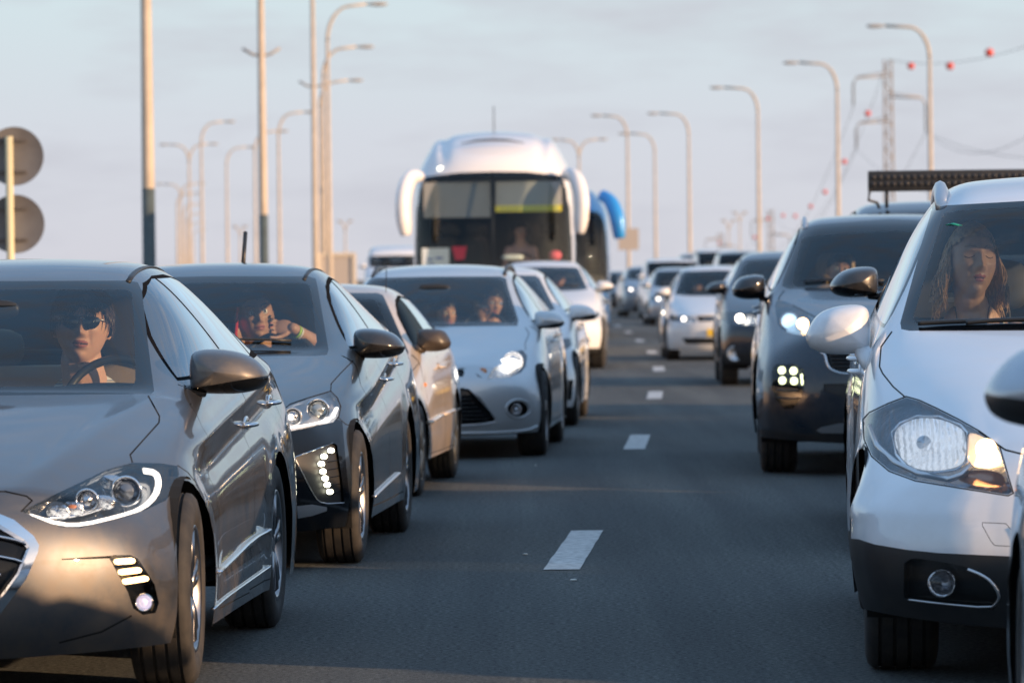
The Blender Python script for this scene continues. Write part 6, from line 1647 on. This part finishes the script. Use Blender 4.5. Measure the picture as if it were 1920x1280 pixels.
        if hair!='crop':
            bb=bmesh.new()
            clumps=[(Vector((sd*rnd.uniform(.55,1),rnd.uniform(-.22,.7),rnd.uniform(-.15,.75))).normalized(),rnd.uniform(.12,.20),rnd.uniform(0,6.3),rnd.uniform(.008,.018)) for sd in (-1,1) for _ in range(17)]
            N=(2200 if hair=='wavy' else 320) if vox<.006 else 90
            for k in range(N):
                if hair=='wavy':
                    cl=rnd.choice(clumps); d=(cl[0]+Vector((rnd.gauss(0,.10),rnd.gauss(0,.12),rnd.gauss(0,.12)))).normalized()
                    if d.y<-.30: continue
                    p=Mh@(headpt(d,female)+d*.008); L_=cl[1]*rnd.uniform(.85,1.12); ph=cl[2]+rnd.gauss(0,.25); wv=cl[3]; pts=[p]; out=Mh.to_3x3()@Vector((d.x*1.3,max(0,d.y)*.7,0))
                    if out.length<.01: out=Vector((1,0,0))
                    out.normalize(); jx,jy=rnd.gauss(0,.006),rnd.gauss(0,.006)
                    for j in range(1,12):
                        t=j/11; pts.append(p+Vector((jx*t,jy*t+.01*t,-L_*t))+out*(.030*math.sin(t*1.7)+wv*t*math.sin(ph+t*8))+Vector((0,wv*t*math.cos(ph+t*8),0)))
                    tube(bb,pts,[.0015]+[.0019]*8+[.0015,.001,.0005],4)
                else:
                    d=Vector((rnd.gauss(0,1),rnd.gauss(0,1),abs(rnd.gauss(.2,1)))).normalized()
                    if mask(d)<.0: continue
                    p=Mh@(headpt(d,female)+d*.006); t_=Vector((d.x*.9+rnd.uniform(-.2,.2),-.5+rnd.uniform(-.3,.3) if hair=='fringe' else -.1,-1.0)); t_=(t_-d*t_.dot(d)).normalized(); t_=Mh.to_3x3()@t_; dn=Mh.to_3x3()@d
                    l=.045 if hair=='fringe' else .032
                    tube(bb,[p,p+t_*l*.5+dn*.007,p+t_*l+dn*.003],[.0035,.003,.0006],5)
            mk('hair_strands',bb,hm,hob)
    if shirt is not None:
        bb=bmesh.new()
        if straps:
            for s in (-1,1):
                q=[nb+Vector((s*.105,-.09,-.20)),nb+Vector((s*.112,-.075,-.10)),nb+Vector((s*.112,.0,-.038)),nb+Vector((s*.105,.10,-.09))]
                tube(bb,[Vector(t) for t in chaikin(q,2,False)],.024,8,True,.35)
            for (dz,w,d) in ((-.23,.150,.135),(-.32,.165,.14),(-.44,.16,.14)):
                q=bmesh.ops.create_uvsphere(bb,u_segments=20,v_segments=12,radius=1)
                for v in q['verts']: v.co=nb+Vector((v.co.x*(w+.008),.03+v.co.y*(d+.008),dz+v.co.z*.085))
        else:
            torso(bb,.012)
            for s,S0,el,wr in chains: limb(bb,[S0,S0.lerp(el,sleeve*.5),S0.lerp(el,sleeve)],[.066,.062,.060])
        m2=remesh(bb,.009,4)
        bb=bmesh.new(); bb.from_mesh(m2); 
        # neck opening
        kill=[f for f in bb.faces if (lambda c:(Vector((c.x-nb.x,(c.y-nb.y-.01),0)).length<.075 and c.z>nb.z-.075) )(f.calc_center_median())]
        if not straps: bmesh.ops.delete(bb,geom=kill,context='FACES')
        mk('shirt',bb,shirt,o)
    if glasses:
        bb=bmesh.new(); gl=mat('sunglass_lens',(.012,.014,.02),.04,.2,coat=1) if glasses=='sun' else GL
        for s in (-1,1):
            c=Vector((s*.0315,-.1005,.004)); out=[(-.026,.014),(0,.018),(.024,.013),(.027,-.004),(.014,-.023),(-.008,-.021),(-.024,-.006)] if glasses=='sun' else [(-.022,.012),(.022,.012),(.022,-.010),(-.022,-.010)]
            out=[(q.x*s*-1,q.y) for q in chaikin([Vector((a,b_,0)) for a,b_ in out],2)]
            rim=[Mh@(c+Vector((x,abs(c.x+x)**2*5.5-.004,z))) for x,z in out]
            mid=Mh@(c+Vector((0,-.004,0))); f0=[bb.verts.new(p) for p in rim]; f1=[bb.verts.new(p.lerp(mid,.5)+(Mh.to_3x3()@Vector((0,-.002,0)))) for p in rim]; m0=bb.verts.new(mid+(Mh.to_3x3()@Vector((0,-.003,0))))
            for k in range(len(f0)): bb.faces.new((f0[k],f0[(k+1)%len(f0)],f1[(k+1)%len(f0)],f1[k])); bb.faces.new((f1[k],f1[(k+1)%len(f0)],m0))
        bmesh.ops.recalc_face_normals(bb,faces=bb.faces[:]); G_=mk('glasses',bb,gl,o)
        bb=bmesh.new()
        for s in (-1,1): tube(bb,[Mh@Vector((s*.056,-.082,.014)),Mh@Vector((s*.076,-.05,.012)),Mh@Vector((s*.081,.01,.006))],.0018,6)
        tube(bb,[Mh@Vector((-.012,-.106,.012)),Mh@Vector((0,-.110,.014)),Mh@Vector((.012,-.106,.012))],.0018,6); tube(bb,[Mh@Vector((-.026,-.101,.021)),Mh@Vector((0,-.108,.0215)),Mh@Vector((.026,-.101,.021))],.0013,6)
        mk('frame',bb,SIL if glasses=='sun' else DRK,G_)
    if extra: extra(o,Mh,nb)
    return o
GD='drivers in the left lane'
def stripes():
    m=mat('striped_cotton',(.62,.60,.55),.85); t=m.node_tree; w_=t.nodes.new('ShaderNodeTexWave'); w_.inputs['Scale'].default_value=9; w_.bands_direction='Z'; w_.inputs['Distortion'].default_value=.6
    c=t.nodes.new('ShaderNodeTexCoord'); t.links.new(c.outputs['Object'],w_.inputs['Vector']); r=t.nodes.new('ShaderNodeValToRGB'); r.color_ramp.interpolation='CONSTANT'; e=r.color_ramp.elements; e[0].color=(.72,.68,.58,1); e[1].position=.5; e[1].color=(.72,.68,.58,1)
    k=r.color_ramp.elements.new(.60); k.color=(.16,.19,.27,1); k=r.color_ramp.elements.new(.85); k.color=(.45,.38,.30,1)
    t.links.new(w_.outputs['Fac'],r.inputs[0]); t.links.new(r.outputs[0],t.nodes['Principled BSDF'].inputs['Base Color']); return m
def belt(o,Mh,nb,sg=1):
    b=bmesh.new(); q=[nb+Vector((sg*.17,.10,-.02)),nb+Vector((sg*.135,-.04,-.055)),nb+Vector((sg*.08,-.10,-.14)),nb+Vector((-sg*.03,-.125,-.27)),nb+Vector((-sg*.15,-.10,-.42))]
    tube(b,[Vector(t) for t in chaikin(q,2,False)],.026,6,True,.12,up=(0,-1,.3)); mk('seat_belt',b,TRIM,o)
person(BS,'man in dark sunglasses and striped shirt driving the grey sedan',BS.loc(154,611,1.80),yaw=.10,pitch=-.10,roll=.05,hs=1.2,hair='fringe',shirt=stripes(),glasses='sun',eyes=False,extra=belt,vox=.0042)
hp=BI.loc(478,590,1.86)
def phone(o,Mh,nb):
    b=bmesh.new(); p=BI.loc(445,604,1.80); box(b,p,(.012,.075,.15),Matrix.Rotation(.1,3,'Y').to_euler(),.004); mk('phone',b,mat('phone_red',(.6,.03,.04),.3),None); ph=COL.objects[-1]; ph.matrix_world=B_I@ph.matrix_world; tag(ph,'red phone held at the ear of the man in the dark blue hatchback','phone')
    w=BI.loc(556,622,1.62)
    for dx,m in ((0,mat('lime_band',(.35,.6,.06),.5)),(.014,mat('watch_strap',(.6,.6,.55),.5))):
        b=bmesh.new(); v=(BI.loc(592,642,1.72)-BI.loc(552,618,1.62)).normalized(); lathe(b,[(-.005,.031),(-.005,.034),(.005,.034),(.005,.031)],20,'Z',(0,0,0),False)
        for q in b.verts: q.co=v.to_track_quat('Z','Y').to_matrix()@q.co+w+v*dx
        mk('bracelet',b,m,o)
B_I=BI.M
w1=BI.loc(549,615,1.60); Mw=Matrix.Translation(w1)@Matrix.Rotation(-1.50,4,'Y')@Matrix.Rotation(.4,4,'Z')
p2=BI.loc(449,640,1.84)
Mp=Matrix.Translation(p2)@Matrix.Rotation(.10,4,'Y')@Matrix.Rotation(1.2,4,'Z')
person(BI,'man with cropped hair on a red phone, hand at chin, driving the dark blue hatchback',hp,yaw=.30,pitch=-.05,roll=-.14,skin=SKT,hair='crop',hs=1.12,hm=HGR,shirt=mat('dark_shirt',(.05,.06,.075),.85),vox=.0045,sleeve=.5,
   arms={1:(BI.loc(610,655,1.78),w1,Mw,(.75,.05,1,.5,-1)),-1:(p2+Vector((-.10,.0,-.16)),p2,Mp,(.85,.04,1,.5,1))},extra=phone)
hp=BX.loc(1822,492,1.78)
def lady(o,Mh,nb):
    b=bmesh.new(); bmesh.ops.create_uvsphere(b,u_segments=10,v_segments=8,radius=.0045)
    p=Mh@Vector((-.077,.005,-.040)); [setattr(v,'co',v.co+p) for v in b.verts]; mk('earring',b,CHR,o)
    b=bmesh.new(); q=[nb+Vector((-.062,-.02,.02)),nb+Vector((-.045,-.075,-.08)),nb+Vector((0.0,-.10,-.15)),nb+Vector((.045,-.078,-.08)),nb+Vector((.062,-.02,.02))]; tube(b,[Vector(t) for t in chaikin(q,2,False)],.0022,6); mk('necklace',b,DRK,o)
person(BX,'woman with wavy light brown hair and closed eyes in the white crossover',hp,yaw=.30,pitch=-.16,roll=.04,skin=skinmat('skin_warm',(.50,.33,.25)),hair='wavy',hm=HBL,shirt=mat('white_top',(.75,.72,.64),.85,bump=(60,.4,.004)),female=True,vox=.0042,eyes='closed',straps=True,extra=lady,hs=1.2)
person(BK,'woman with dark hair pulled back in the passenger seat of the slate suv',BK.loc(1574,507,1.85),yaw=.1,pitch=-.02,roll=.03,skin=SKL,hair='pulled',hm=HDK,shirt=mat('black_top',(.02,.02,.022),.8),female=True,vox=.007,hs=1.0)
hp=BF.loc(922,570,1.85)
w1=BF.loc(905,600,1.55)
person(BF,'driver of the silver estate with glasses and one hand raised to the mouth',hp,yaw=.5,pitch=0,roll=.1,skin=SKT,hair='short',hm=HDK,shirt=mat('grey_shirt',(.12,.12,.13),.85),vox=.008,glasses='clear',arms={-1:(w1+Vector((-.08,.05,-.2)),w1,Matrix.Translation(w1)@Matrix.Rotation(.2,4,'X'),(.7,.1,1,.5,1))})
person(BF,'dim passenger low in the left seat of the silver estate',BF.loc(838,588,1.95),yaw=.3,skin=SKT,hair='short',hm=HDK,shirt=mat('brown_shirt',(.14,.08,.05),.85),vox=.010)
person(BW6,'driver of the white suv before the coach',BW6.loc(1048,523,1.75),skin=SKL,hair='short',hm=HDK,shirt=mat('dark_shirt',(.05,.06,.075),.85),vox=.011)
person(BH,'driver of the white hatchback, face low behind the windscreen',BH.loc(1309,541,1.75),skin=SKL,hair='short',hm=HDK,shirt=mat('dark_shirt',(.05,.06,.075),.85),vox=.011)
person(BBUS,'coach driver in glasses behind the tall windscreen',BBUS.loc(976,434,.95),yaw=.3,skin=SKL,hair='short',hm=HDK,shirt=mat('white_shirt',(.5,.3,.25),.8),vox=.010,glasses='sun',eyes=False,hs=1.15)
